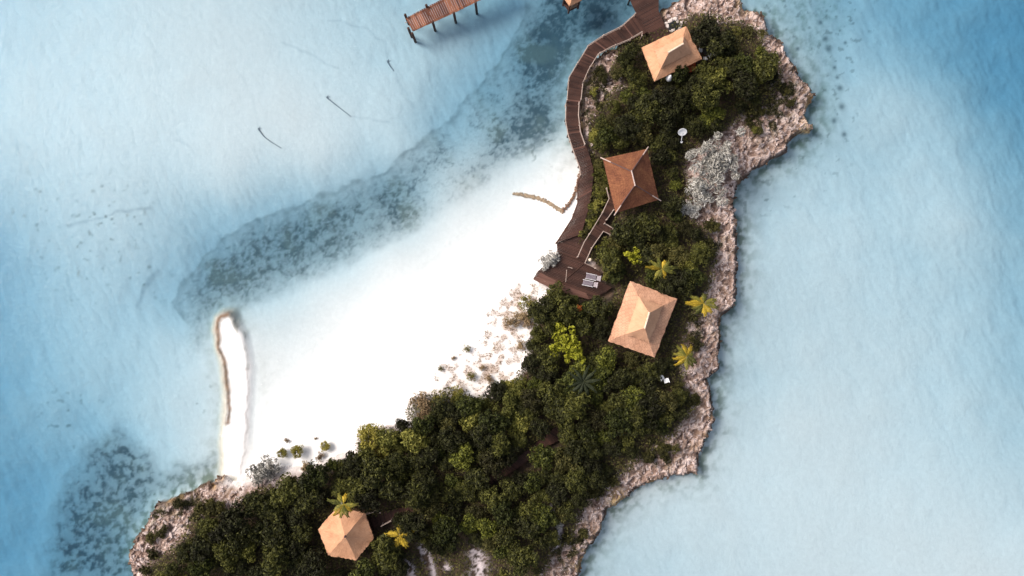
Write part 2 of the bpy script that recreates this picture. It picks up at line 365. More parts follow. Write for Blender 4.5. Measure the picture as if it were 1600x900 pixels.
# limestone
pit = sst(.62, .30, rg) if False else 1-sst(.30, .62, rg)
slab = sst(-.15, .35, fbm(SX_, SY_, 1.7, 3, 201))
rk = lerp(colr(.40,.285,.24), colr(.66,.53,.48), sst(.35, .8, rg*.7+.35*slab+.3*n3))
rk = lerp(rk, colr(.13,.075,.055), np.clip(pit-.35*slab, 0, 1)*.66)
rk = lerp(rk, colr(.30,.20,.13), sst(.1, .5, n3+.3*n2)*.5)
edge = np.exp(-(np.maximum(d_rock-.15, 0)/np.maximum(.1, .34+.6*n2))**2)
rk = lerp(rk, lerp(colr(.07,.045,.035), colr(.34,.21,.10), sst(.1, .4, fbm(X, Y, 3, 2, 171))), edge*.92)
pale = np.clip(blob(1160,12,.9)+blob(1258,203,1.0)+blob(962,780,1.0)*1.2, 0, 1); rk = lerp(rk, colr(.55,.40,.22), pale*.8)
# olive moss / herb patches on the rock
mo = np.clip(blob(1215,150,2.6)+blob(1185,185,2.6)+blob(1025,705,2.2)+blob(1065,625,2)+blob(930,130,1.6)+blob(938,160,1.6)+blob(905,185,1)+blob(1100,385,2.5)+blob(1090,520,1.5)+blob(245,800,1.5)+blob(300,790,2)+blob(945,740,2)+blob(880,850,3), 0, 1)
rk = lerp(rk, colr(.11,.095,.035), mo*.85*sst(-.25, .2, n2+.3*n3))
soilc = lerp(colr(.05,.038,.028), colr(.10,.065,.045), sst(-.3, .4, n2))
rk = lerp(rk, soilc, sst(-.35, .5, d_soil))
# light rock showing between the trees at the south
STREAK = np.zeros(X.shape)
for pts, wd in (([(640,872),(652,905)], .5),([(662,850),(672,870),(685,905)], .45),([(745,855),(752,880),(740,905)], .9),([(862,790),(872,815),(866,850)], .55),([(442,770),(448,800)], .3),([(690,868),(700,880)], .3),([(418,730),(446,765)],.4)):
    dd = dline(WX, WY, PX(pts)); STREAK = np.maximum(STREAK, np.exp(-(dd/wd)**2)); rk = lerp(rk, colr(.60,.52,.53), np.exp(-(dd/wd)**2)*sst(.3, .6, rg))
bl = sst(0, 1.5, d_bl+n2); rk = lerp(colr(.78,.72,.69), rk, np.clip(bl, 0, 1))
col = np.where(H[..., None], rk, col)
col = np.clip(col, .012, .86)

cx_f = lambda A: (A[:-1, :-1]+A[1:, :-1]+A[:-1, 1:]+A[1:, 1:])/4
Hf = cx_f(H.astype(float)) > .5; zf = cx_f(Z); sf = cx_f(d_soil) > 0; gf = cx_f(d_gr) > 0
idx = np.arange(nx*ny).reshape(ny, nx)
Q = np.stack([idx[:-1, :-1], idx[:-1, 1:], idx[1:, 1:], idx[1:, :-1]], -1)
VV = np.stack([X, Y, Z], -1).reshape(-1, 3); CC = col.reshape(-1, 3)

def terr_mat(name, rough, bsc, bstr, bdist, var=.15):
    m, N, L, B = mat(name)
    at = N.new('ShaderNodeVertexColor'); at.layer_name = 'Col'
    n = noise_node(N, L, bsc, 6, .65)
    mm = N.new('ShaderNodeMapRange'); mm.inputs[1].default_value = .25; mm.inputs[2].default_value = .75
    mm.inputs[3].default_value = 1-var; mm.inputs[4].default_value = 1+var; L.new(n.outputs[0], mm.inputs[0])
    vm = N.new('ShaderNodeVectorMath'); vm.operation = 'SCALE'
    L.new(at.outputs[0], vm.inputs[0]); L.new(mm.outputs[0], vm.inputs['Scale']); L.new(vm.outputs[0], B.inputs['Base Color'])
    B.inputs['Roughness'].default_value = rough; B.inputs['Specular IOR Level'].default_value = .2
    bump(N, L, n.outputs[0], B, bstr, bdist)
    return m
M_SEABED = terr_mat('seabed_sand', .9, 2.2, .35, .12, .05)
M_SAND = terr_mat('beach_sand', .9, 3.0, .15, .05, .02)
M_ROCK = terr_mat('limestone', .85, 6.0, .8, .12, .22)
M_SOIL = terr_mat('soil', .95, 5.0, .7, .08, .3)
def cut(name, mask, m, smooth):
    F = Q[mask]; u, inv = np.unique(F.ravel(), return_inverse=True)
    return npmesh(name, VV[u], inv.reshape(-1, 4), m, None, smooth, CC[u])
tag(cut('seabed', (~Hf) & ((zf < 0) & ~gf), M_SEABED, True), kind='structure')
tag(cut('beach', (~Hf) & ((zf >= 0) & ~gf), M_SAND, True), kind='structure')
tag(cut('sand_spit', (~Hf) & gf, M_SAND, True), kind='structure')
tag(cut('rocky_shore', Hf & ~sf, M_ROCK, False), kind='structure')
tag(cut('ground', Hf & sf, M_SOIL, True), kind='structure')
# seabed beyond the detailed sheet, out to the horizon
mb = MB(); a, b, c_, d_ = X0, X1, Y0, Y1; W = 1500.0
for (x0, y0, x1, y1) in ((-W, -W, W, c_), (-W, d_, W, W), (-W, c_, a, d_), (b, c_, W, d_)):
    mb.add([(x0, y0, -2.4), (x1, y0, -2.4), (x1, y1, -2.4), (x0, y1, -2.4)], [(0, 1, 2, 3)])
M_FAR = plain_mat('far_seabed', (.62,.61,.58), .9, .1, .03)
tag(mb.build('outer_seabed', M_FAR), kind='structure')

def hz(x, y):
    i = min(max(int(round((x-X0)/DX)), 0), nx-1); j = min(max(int(round((y-Y0)/DX)), 0), ny-1)
    return float(Z[j, i])

# ---- water body: closed box, real absorption, thin rippled surface
m, N, L, B = mat('sea_water'); N.remove(B); out = N['Material Output']
tr = N.new('ShaderNodeBsdfTransparent'); gl = N.new('ShaderNodeBsdfGlossy'); gl.inputs['Roughness'].default_value = .12
fz = N.new('ShaderNodeLayerWeight'); fz.inputs[0].default_value = .5; mix = N.new('ShaderNodeMixShader')
nA = noise_node(N, L, 1.6, 5, .65, 'Object', (1, 1.5, 1)); bp = N.new('ShaderNodeBump'); bp.inputs['Strength'].default_value = .55; bp.inputs['Distance'].default_value = .12
L.new(nA.outputs[0], bp.inputs['Height']); L.new(bp.outputs[0], gl.inputs['Normal']); L.new(bp.outputs[0], fz.inputs['Normal'])
pw = N.new('ShaderNodeMath'); pw.operation = 'POWER'; pw.inputs[1].default_value = 5; L.new(fz.outputs['Facing'], pw.inputs[0])
fa = N.new('ShaderNodeMath'); fa.operation = 'MULTIPLY_ADD'; fa.inputs[1].default_value = .9; fa.inputs[2].default_value = .02; L.new(pw.outputs[0], fa.inputs[0])
L.new(fa.outputs[0], mix.inputs[0]); L.new(tr.outputs[0], mix.inputs[1]); L.new(gl.outputs[0], mix.inputs[2]); L.new(mix.outputs[0], out.inputs['Surface'])
va = N.new('ShaderNodeVolumeAbsorption'); va.inputs['Color'].default_value = (0, .50, .71, 1); va.inputs['Density'].default_value = .29
L.new(va.outputs[0], out.inputs['Volume'])
mb = MB(); mb.box((0, 0, -5), 2990, 2990, 10); tag(mb.build('water', m), kind='structure')

# ---- broken limestone rubble along the shore (uncountable)
Vs = []; Fs = []; Cs = []; cnt = 0
sel = np.argwhere((H) & (d_soil < .5) & (d_bl > .8) & (d_rock < 6) & ~UNDER)
pick = sel[nrng.choice(len(sel), 4200, replace=False)]
tet = np.array([(1,0,-.4),(-.5,.9,-.4),(-.5,-.9,-.4),(.5,.6,.5),(-.8,0,.45),(.35,-.7,.5)])
tf = np.array([(0,1,3),(1,4,3),(1,2,4),(2,5,4),(2,0,5),(0,3,5),(3,4,5)])
for (j, i) in pick:
    s_ = .07+.16*nrng.random()**2.5
    q = tet*np.array([s_*(1+nrng.random()*1.3), s_*(.6+.5*nrng.random()), s_*.9])+nrng.normal(0, s_*.22, (6, 3))
    an = nrng.random()*6.28; ca, sa = math.cos(an), math.sin(an)
    q = np.stack([q[:, 0]*ca-q[:, 1]*sa, q[:, 0]*sa+q[:, 1]*ca, q[:, 2]], -1)
    Vs.append(q+np.array([X[j, i], Y[j, i], Z[j, i]+s_*.2])); Fs.append(tf+cnt*6); cnt += 1
    e = edge[j, i]; c = np.array([.62,.50,.465])*(.65+.5*nrng.random()) if nrng.random() > .35 else np.array([.30,.21,.17])
    c = c*(1-e)+np.array([.12,.075,.05])*e; c = c*(1-mo[j, i]*.6); Cs.append(np.tile(c, (6, 1)))
tag(npmesh('rock_rubble', np.concatenate(Vs), np.concatenate(Fs), M_ROCK, None, False, np.concatenate(Cs)), 'jumble of sharp pinkish limestone fragments covering the island shore', 'rubble', kind='stuff')

# ================================================================== DECKS
M_DECK = wood_mat('red_brown_boards', (.033,.015,.011), (.098,.044,.031), .6, .6, sc=.5)
M_DECKL = wood_mat('lighter_boards', (.10,.045,.033), (.20,.10,.075), .65, .5, sc=.5)
M_PIER = wood_mat('pier_boards', (.10,.034,.02), (.33,.135,.075), .7, .9, sc=.8)
M_POST = wood_mat('dark_posts', (.05,.025,.018), (.10,.05,.035), .8)
M_RAIL = wood_mat('bleached_rail_wood', (.30,.22,.18), (.56,.45,.39), .6, .4)
M_SHADOWWOOD = wood_mat('under_beams', (.03,.02,.015), (.05,.03,.02), .8)

def resample(pts, n):
    pts = [Vector(p) for p in pts]; seg = [(pts[i+1]-pts[i]).length for i in range(len(pts)-1)]; T = sum(seg); o = []
    for k in range(n):
        t = T*k/(n-1); i = 0
        while i < len(seg)-1 and t > seg[i]: t -= seg[i]; i += 1
        o.append(pts[i].lerp(pts[i+1], min(1, t/seg[i])))
    return o
def strip_planks(Lp, Rp, pw, th=.05, gap=.012):
    n = int(max(sum((Vector(Lp[i+1])-Vector(Lp[i])).length for i in range(len(Lp)-1)), sum((Vector(Rp[i+1])-Vector(Rp[i])).length for i in range(len(Rp)-1)))/pw)+1
    A = resample(Lp, n+1); Bq = resample(Rp, n+1); mb = MB()
    for i in range(n):
        a0, a1, b0, b1 = A[i], A[i+1], Bq[i], Bq[i+1]
        g = gap/pw; a1 = a0.lerp(a1, 1-g); b1 = b0.lerp(b1, 1-g); dz = Vector((0, 0, rng.uniform(-.004, .004))); u = Vector((0, 0, -th))
        ov = (a0-b0).normalized()*rng.uniform(-.02, .03)
        vs = [a0+dz+ov, b0+dz-ov, b1+dz-ov, a1+dz+ov]; vs += [v+u for v in vs]
        mb.add(vs, [(0,1,2,3),(7,6,5,4),(0,4,5,1),(1,5,6,2),(2,6,7,3),(3,7,4,0)])
    return mb
def poly_planks(poly, ang, pw, z, th=.05, gap=.012):
    ca, sa = math.cos(ang), math.sin(ang); q = [(x*ca+y*sa, -x*sa+y*ca) for x, y in poly]; mb = MB()
    vmin = min(v for _, v in q); vmax = max(v for _, v in q); v = vmin
    def span(v):
        xs = []
        for i in range(len(q)):
            (x0, y0), (x1, y1) = q[i], q[(i+1) % len(q)]
            if (y0 > v) != (y1 > v): xs.append(x0+(x1-x0)*(v-y0)/(y1-y0))
        return sorted(xs)
    while v < vmax-.02:
        v1 = min(v+pw-gap, vmax-.005); s0 = span(v+.004); s1 = span(v1)
        if len(s0) == len(s1):
            dz = rng.uniform(-.004, .004)
            for k in range(0, len(s0)-1, 2):
                pts = [(s0[k], v), (s0[k+1], v), (s1[k+1], v1), (s1[k], v1)]
                W_ = [Vector((x*ca-y*sa, x*sa+y*ca, z+dz)) for x, y in pts]; W_ += [p-Vector((0, 0, th)) for p in W_]
                mb.add(W_, [(0,1,2,3),(7,6,5,4),(0,4,5,1),(1,5,6,2),(2,6,7,3),(3,7,4,0)])
        v += pw
    return mb
def add_railing(parent, px_pts, z, spacing=1.9, h=.95, rail_r=.045, second=True):
    pts = [P(a, b, z+h) for a, b in px_pts]
    mb = MB(); mb.tube(pts, rail_r, 6)
    rl = mb.build('railing', M_RAIL, parent)
    if second:
        m2 = MB(); m2.tube([p-Vector((0, 0, h*.5)) for p in pts], rail_r*.5, 5); m2.build('lower_rail', M_RAIL, rl)
    T = sum((pts[i+1]-pts[i]).length for i in range(len(pts)-1)); n = max(2, int(T/spacing)+1)
    for p in resample(pts, n):
        q = MB(); q.tube([(p.x, p.y, z-.3), (p.x, p.y, z+h+.09)], .07, 6); q.tube([(p.x, p.y, z+h+.09), (p.x, p.y, z+h+.14)], [.09, .05], 6)
        q.build('post', M_RAIL, rl)
    return rl
def piles(parent, pts, ztop, r=.11, zbot=None):
    for p in pts:
        zb_ = (hz(p.x, p.y)-.2) if zbot is None else zbot
        if ztop-zb_ < .1: continue
        q = MB(); q.tube([(p.x, p.y, zb_), (p.x, p.y, ztop)], r, 7); q.build('pile', M_POST, parent)
def p3(pts, z): return [P(a, b, z) for a, b in pts]

# curved boardwalk
ZD = 1.55
OUT = [(994,21),(971,42),(943,56),(920,71),(903,98),(890,121),(887,156),(885,189),(889,211),(898,238),(907,262),(908,274),(903,285),(903,317),(894,342),(870,379)]
INN = [(1012,50),(982,63),(955,73),(935,83),(920,107),(911,128),(907,155),(905,178),(908,205),(915,225),(922,246),(927,264),(927,275),(923,311),(916,339),(908,366)]
bw = empty('boardwalk', P(905, 180, ZD)); bw.location = (0, 0, 0)
tag(bw, 'curving reddish brown plank boardwalk with pale railings along the island\'s west edge', 'boardwalk')
strip_planks(p3(OUT, ZD), p3(INN, ZD), .17).build('deck', M_DECK, bw)
mb = MB(); mb.tube([p-Vector((0, 0, .17)) for p in p3(OUT, ZD)], .09, 4); mb.tube([p-Vector((0, 0, .17)) for p in p3(INN, ZD)], .09, 4); mb.build('edge_beam', M_POST, bw)
lo = MB(); cs = list(zip(resample(p3(OUT, ZD), 17), resample(p3(INN, ZD), 17)))
for a, b in [cs[i] for i in (1, 3, 4, 7, 9, 10, 13)]:
    d = (b-a).normalized(); n_ = Vector((-d.y, d.x, 0))*.07
    vs = [a+n_, b+n_, b-n_, a-n_]; vs = [v+Vector((0, 0, .012)) for v in vs]+[v+Vector((0, 0, -.01)) for v in vs]
    lo = MB(); lo.add(vs, [(0,1,2,3),(7,6,5,4),(0,4,5,1),(1,5,6,2),(2,6,7,3),(3,7,4,0)]); lo.build('joint_board', M_DECKL, bw)
piles(bw, [a for a, b in cs]+[b for a, b in cs], ZD-.1)
add_railing(bw, [(993,21),(971,41),(943,55),(920,70),(903,98)], ZD)
add_railing(bw, [(901,101),(889,121),(886,156)], ZD)
add_railing(bw, [(884,163),(884,189),(888,211),(897,238),(906,262),(907,273)], ZD)
add_railing(bw, [(1003,56),(1004,49),(982,62),(955,73),(935,84),(920,108),(911,129)], ZD, 1.9)
add_railing(bw, [(911,129),(908,155)], ZD); 
add_railing(bw, [(905,160),(904,178),(907,205),(914,225)], ZD)

# northern landing deck
nl = empty('landing_deck', (0, 0, 0)); tag(nl, 'wide dark brown plank landing at the top beside the northernmost tan roof', 'deck')
NL = [p.to_2d()[:] for p in p3([(985,-40),(1030,-40),(1029,17),(1040,42),(1058,62),(1045,85),(1030,82),(1013,52),(994,21),(984,0)], 1.57)]
poly_planks(NL, R(28), .17, 1.57+.03).build('deck', M_DECK, nl)
piles(nl, p3([(988,-10),(1026,-20),(1026,14),(996,18)], 1.5), 1.5)

# southern sun deck (lower)
sdk = empty('sun_deck', (0, 0, 0)); tag(sdk, 'broad reddish brown sun deck stepping down to the white beach', 'deck')
ZS = 1.25
SD = [p.to_2d()[:] for p in p3([(870,379),(908,366),(915,378),(905,402),(915,412),(938,424),(938,440),(957,449),(943,458),(920,468),(895,461),(865,452),(833,436),(840,424),(871,395)], ZS)]
poly_planks(SD, R(-20), .17, ZS).build('deck', M_DECK, sdk)
poly_planks([p.to_2d()[:] for p in p3([(845,426),(833,437),(866,453),(896,462),(921,468),(915,456),(880,445)], ZS+.03)], R(-18), .2, ZS+.04).build('border_boards', M_DECKL, sdk)
mb = MB(); mb.tube(p3([(871,394),(914,409)], ZS+.05), .05, 4); mb.tube(p3([(912,412),(878,442)], ZS+.05), .05, 4); mb.build('board_seam', M_POST, sdk)
piles(sdk, p3([(872,384),(842,424),(836,434),(862,449),(895,459),(920,465)], ZS), ZS-.05)

# branch walkway to the middle hut
bwk = empty('branch_walkway', (0, 0, 0)); tag(bwk, 'narrow dark walkway with pale handrails from sun deck to brown shingled hut', 'walkway')
ZB = 1.62
strip_planks(p3([(903,401),(913,378),(925,360),(941,333),(952,310),(950,294)], ZB), p3([(914,411),(925,387),(943,361),(948,343),(960,326),(972,300)], ZB), .17).build('deck', M_DECK, bwk)
strip_planks(p3([(943,349),(959,357),(975,362)], ZB+.01), p3([(941,361),(955,367),(971,371)], ZB+.01), .17).build('side_deck', M_DECK, bwk)
add_railing(bwk, [(903,401),(913,378),(924,361),(941,333),(952,310),(948,294)], ZB, 2.3)
add_railing(bwk, [(959,328),(948,343)], ZB)
add_railing(bwk, [(945,349),(959,357)], ZB)
add_railing(bwk, [(955,367),(943,361),(925,387),(914,411),(931,419)], ZB, 2.2)
piles(bwk, p3([(905,400),(916,409),(926,362),(942,360)], ZB), ZB-.1)

# woodland footway to the six-sided hut
fw = empty('forest_walkway', (0, 0, 0)); tag(fw, 'sunken reddish plank path winding under the dark trees toward the six-sided roof', 'walkway')
cen = [(950,568),(932,605),(900,648),(868,680),(842,697),(805,727),(747,761),(689,782),(640,797),(605,808),(580,815)]
Lp, Rp = [], []
for i, (a, b) in enumerate(cen):
    a0, b0 = cen[max(0, i-1)]; a1, b1 = cen[min(len(cen)-1, i+1)]; dx, dy = a1-a0, b1-b0; l = math.hypot(dx, dy); k = 6.5 if 3 < i < 9 else 10
    Lp.append((a-dy/l*k, b+dx/l*k)); Rp.append((a+dy/l*k, b-dx/l*k))
ZF = 1.5
strip_planks(p3(Lp, ZF), p3(Rp, ZF), .17).build('deck', M_DECK, fw)
add_railing(fw, [(572,804),(591,798),(594,801)], ZF+.3); add_railing(fw, [(596,822),(611,814)], ZF+.3)
add_railing(fw, [(946,577),(944,597)], ZF+.3); add_railing(fw, [(920,577),(922,584),(927,583)], ZF+.3, .8)

# pier at the top
pr = empty('pier', (0, 0, 0)); tag(pr, 'weathered orange brown wooden pier on round posts over pale water', 'pier')
ZP = 1.5
strip_planks(p3([(634,28),(665,12),(700,-6),(775,-45)], ZP), p3([(645,49),(676,35),(712,19),(785,-17)], ZP), .26, .06, .03).build('deck', M_PIER, pr)
mb = MB(); mb.tube([p-Vector((0,0,.18)) for p in p3([(635,30),(775,-42)], ZP)], .11, 4); mb.tube([p-Vector((0,0,.18)) for p in p3([(645,47),(785,-19)], ZP)], .11, 4); mb.build('edge_beam', M_POST, pr)
for a, b in ((633,23),(638,44),(644,52),(666,8),(676,34),(709,20),(743,4),(700,-9)):
    p = P(a, b, 2.0); q = MB(); zz = hz(p.x, p.y)-.4
    q.tube([(p.x, p.y, zz), (p.x, p.y, 2.0)], .15, 9); q.tube([(p.x, p.y, 2.0), (p.x, p.y, 2.06)], [.15, .10], 9); q.build('pile', M_POST, pr)
for a, b in ((635,36),(652,20)):
    p = P(a, b, ZP); q = MB(); q.tube([(p.x-.12, p.y, ZP+.02), (p.x, p.y+.05, ZP+.14), (p.x+.14, p.y+.1, ZP+.02)], .05, 6); q.build('cleat', M_RAIL, pr)

# ================================================================== HUTS
def thatch_mat(name, c0, c1, c2, mode):
    m, N, L, B = mat(name); uv = N.new('ShaderNodeUVMap')
    mp = N.new('ShaderNodeMapping'); mp.inputs['Scale'].default_value = (9, 1.6, 1) if mode != 'shake' else (5, 3, 1); L.new(uv.outputs[0], mp.inputs[0])
    n = N.new('ShaderNodeTexNoise'); n.inputs['Scale'].default_value = 1.0; n.inputs['Detail'].default_value = 6; n.inputs['Roughness'].default_value = .7; L.new(mp.outputs[0], n.inputs['Vector'])
    nb = noise_node(N, L, .8, 3)
    mixf = N.new('ShaderNodeMath'); mixf.operation = 'MULTIPLY_ADD'; mixf.inputs[1].default_value = .55; L.new(n.outputs[0], mixf.inputs[0])
    sc = N.new('ShaderNodeMath'); sc.operation = 'MULTIPLY'; sc.inputs[1].default_value = .45; L.new(nb.outputs[0], sc.inputs[0]); L.new(sc.outputs[0], mixf.inputs[2])
    r = ramp(N, [(.28, c0), (.48, c1), (.70, c2)]); L.new(mixf.outputs[0], r.inputs[0])
    colo = r.outputs[0]; hgt = mixf.outputs[0]
    if mode in ('cross', 'shake'):
        br = N.new('ShaderNodeTexBrick'); m2 = N.new('ShaderNodeMapping')
        if mode == 'cross': m2.inputs['Rotation'].default_value = (0, 0, R(42))
        L.new(uv.outputs[0], m2.inputs[0]); L.new(m2.outputs[0], br.inputs['Vector'])
        br.inputs['Scale'].default_value = 1; br.inputs['Brick Width'].default_value = .44 if mode == 'cross' else .2; br.inputs['Row Height'].default_value = .4 if mode == 'cross' else .28
        br.inputs['Mortar Size'].default_value = .035 if mode == 'cross' else .02; br.inputs['Mortar Smooth'].default_value = .6
        br.inputs['Color1'].default_value = (1, 1, 1, 1); br.inputs['Color2'].default_value = (.72, .72, .72, 1) if mode == 'shake' else (.93, .93, .93, 1); br.inputs['Mortar'].default_value = (.68, .62, .6, 1) if mode == 'cross' else (.45, .45, .45, 1)
        mx = N.new('ShaderNodeMix'); mx.data_type = 'RGBA'; mx.blend_type = 'MULTIPLY'; mx.inputs[0].default_value = .8
        L.new(colo, mx.inputs[6]); L.new(br.outputs['Color'], mx.inputs[7]); colo = mx.outputs[2]
    L.new(colo, B.inputs['Base Color']); B.inputs['Roughness'].default_value = .9; B.inputs['Specular IOR Level'].default_value = .15
    bump(N, L, hgt, B, .7, .10)
    return m
TH_A = thatch_mat('tan_thatch', (.30,.14,.075), (.56,.29,.165), (.72,.41,.25), 'plain')
TH_B = thatch_mat('tan_woven_thatch', (.36,.18,.11), (.57,.31,.195), (.70,.41,.27), 'cross')
TH_C = thatch_mat('brown_shakes', (.095,.036,.024), (.19,.073,.040), (.35,.15,.07), 'shake')
TH_D = thatch_mat('lightened_cap_thatch', (.36,.185,.11), (.58,.315,.19), (.71,.42,.265), 'plain')  # cap colour lightened in place of shading at the roof step
M_RIDGE = plain_mat('pale_ridge', (.50,.38,.33), .6)
M_HIP = plain_mat('dark_hip', (.10,.055,.05), .8)
M_WALL = wood_mat('hut_boards', (.16,.09,.06), (.28,.17,.11), .7)
M_WHITE = plain_mat('white_paint', (.80,.79,.80), .45, .05)

def roof_shell(name, eave, ridge_of, zf_, t0, t1, nt, ns, thick, m, parent, jit=.04, lift=0.0, seed=0, flat_eave=False):
    """eave: corner Vectors (xy); ridge_of: for each corner the ridge end it runs to; zf_(t): height; rings from t0 (eave) to t1."""
    n = len(eave); rr = random.Random(seed)
    V = []; UV = []; F = []
    per = n*ns
    ej = [rr.uniform(-1, 1) for _ in range(per)]
    for it in range(nt+1):
        t = t0+(t1-t0)*it/nt; acc = 0
        for s in range(n):
            a, b = eave[s], eave[(s+1) % n]; ra, rb = ridge_of[s], ridge_of[(s+1) % n]
            for k in range(ns):
                f = k/ns; e = a.lerp(b, f); r_ = ra.lerp(rb, f)
                tt = t
                if it == 0: tt = t-(.005 if flat_eave else .018)*ej[s*ns+k]*(1 if k else .3)
                p = e.lerp(r_, tt); z = zf_(t)+lift
                w_ = (b-a).length
                nz = math.sin(p.x*5.1+seed)*math.cos(p.y*4.7)*jit*.4+rr.uniform(-1, 1)*jit*(.35 if 0 < it < nt else .15)
                V.append((p.x, p.y, z+nz)); UV.append((s*11.3+f*w_*(1) - (w_*.5), t*(e-r_).length))
    base = len(V)
    for i in range(per):           # underside of the eave edge
        x, y, z = V[i]; V.append((x*1.0, y*1.0, z-thick)); UV.append(UV[i])
    inner = len(V)
    for i in range(per):
        x, y, z = V[per+i]; V.append((x, y, z-thick-.02)); UV.append(UV[i])
    def q(a, b, c, d): F.append((a, b, c, d))
    for it in range(nt):
        for i in range(per):
            j = (i+1) % per; q(it*per+i, it*per+j, (it+1)*per+j, (it+1)*per+i)
    for i in range(per):
        j = (i+1) % per; q(base+i, base+j, j, i); q(inner+i, inner+j, base+j, base+i)
    me = bpy.data.meshes.new(name); me.from_pydata(V, [], F); me.update()
    ul = me.uv_layers.new(name='UVMap')
    # seam-safe per-face UVs
    for p in me.polygons:
        us = [UV[v] for v in p.vertices]; u0 = us[0][0]
        for li, v in zip(p.loop_indices, p.vertices):
            u_, v_ = UV[v]
            s = (min(p.vertices) % per)
            if abs(u_-u0) > 4: 
                u_ = u0+ (0.25 if True else 0)
            ul.data[li].uv = (u_, v_)
    o = link(name, me, m, parent); return o
def hut(label, name, cat, corners_px, ridge_px, ze, rise, mat_r, cap=True, pyramid=False, seed=1, tcap=.50, flare=.35):
    ev = [P(a, b, ze) for a, b in corners_px]; cx = sum((v for v in ev), Vector())/len(ev)
    zt = ze+rise
    rp = [P(a, b, zt) for a, b in ridge_px]
    gz = 1.3; root = empty(name, (cx.x, cx.y, gz)); tag(root, label, cat)
    loc = lambda v: Vector((v.x-cx.x, v.y-cx.y, 0))
    # orient counter-clockwise
    e2 = [loc(v) for v in ev]
    area = sum(e2[i].x*e2[(i+1) % len(e2)].y-e2[(i+1) % len(e2)].x*e2[i].y for i in range(len(e2)))
    if area < 0: e2 = e2[::-1]
    r2 = [loc(v) for v in rp]
    ro = [min(r2, key=lambda r: (r-e).length) for e in e2]
    h0 = ze-gz
    zf_ = (lambda t: h0+rise*.62*t) if cap else (lambda t: h0+rise*((1-flare)*t+flare*t*t))
    roof_shell('roof', e2, ro, zf_, 0, (.66 if cap else 1.0), 12 if cap else 18, 16, .22, mat_r, root, .045 if cap else .025, 0, seed, mat_r is TH_C)
    if cap: roof_shell('roof_cap', e2, ro, lambda t: h0+rise*.46+(rise*.54+.45)*((t-tcap)/(1-tcap)), tcap, 1.0, 9, 14, .22, TH_D, root, .035, .0, seed+5)
    # ridge
    if len(r2) == 2:
        mb = MB(); a, b = r2; d = (b-a).normalized()*.12; zt_ = h0+rise+(.50 if cap else .05)
        mb.tube([Vector((a.x, a.y, zt_))-d, Vector((b.x, b.y, zt_))+d], .10 if cap else .075, 7); mb.build('ridge', M_RIDGE if not cap else mat_ridge, root)
    # floor, posts, low walls
    k = .84; fl = [(v.x*k, v.y*k) for v in e2]
    mb = MB(); mb.prism(fl, .0, .28); mb.build('floor', M_DECK, root)
    for v in e2:
        mb = MB(); mb.tube([(v.x*.8, v.y*.8, -.6), (v.x*.8, v.y*.8, h0+.12)], .11, 8); mb.build('post', M_POST, root)
    for i in range(len(e2)):
        a = e2[i]*.78; b = e2[(i+1) % len(e2)]*.78; mid = (a+b)/2; d = b-a
        if i == 0: continue
        mb = MB(); mb.box((mid.x, mid.y, .85), d.length-.3, .06, 1.1, math.atan2(d.y, d.x)); mb.build('wall', M_WALL, root)
    mb = MB()
    for i in range(len(e2)):
        a = e2[i]*.8; b = e2[(i+1) % len(e2)]*.8; mb.tube([(a.x, a.y, h0-.02), (b.x, b.y, h0-.02)], .08, 6)
    mb.build('beam', M_POST, root)
    return root, e2, r2, h0
mat_ridge = plain_mat('light_thatch_ridge', (.74,.56,.42), .8)

hut('large oblong tan thatched roof at the island\'s wooded northern tip', 'thatched_hut', 'hut', [(1003,74),(1072,41),(1097,92),(1023,127)], [(1044,83.5),(1065,71)], 4.1, 1.9, TH_A, seed=3)
hut('square tan woven thatch roof with stepped cap south of the sun deck', 'thatched_hut', 'hut', [(985,439),(1058,467),(1023,559),(950,533)], [(1013,489),(1006.5,511.5)], 4.1, 2.3, TH_B, seed=8)
root, e2, r2, h0 = hut('brown shingled hip roof with pale crossed ridge poles beside the branch walkway', 'shingled_hut', 'hut', [(942,248),(1011,232.5),(1029.5,312),(962,333)], [(987,268),(992,289)], 4.1, 2.1, TH_C, cap=False, seed=12, flare=.12)
for v in e2:
    r_ = min(r2, key=lambda q: (q-v).length); top = Vector((r_.x, r_.y, h0+2.1+.03)); bot = Vector((v.x, v.y, h0+.03))
    mb = MB(); mid = top.lerp(bot, .72); mb.tube([top, mid], .06, 6); mb.build('hip_cap', M_HIP, root)
    mb = MB(); mb.tube([mid+Vector((0, 0, .03)), bot.lerp(top, -.08)+Vector((0, 0, .05))], .065, 6); mb.build('hip_pole', M_RIDGE, root)
HX = [(526,794),(570,801),(584,841),(556.5,875.5),(512.5,868),(497,827)]
root, e2, r2, h0 = hut('six-sided tan thatched roof with dark vent, standing apart in the southwest', 'six_sided_hut', 'hut', HX, [(539,838.5)], 4.0, 2.2, TH_A, cap=False, seed=21, flare=.3)
mb = MB(); a = r2[0]; mb.tube([(a.x, a.y, h0+2.1), (a.x, a.y, h0+2.36)], [.14, .10], 9); mb.build('vent', M_HIP, root)
c5 = [(879,-6),(890,9),(909,0),(918,-28),(905,-45),(884,-32)]
hut('corner of a tan thatched roof over water, cut by the top edge', 'thatched_hut', 'hut', c5, [(899,-20)], 4.0, 1.8, TH_A, cap=False, seed=31)
del root

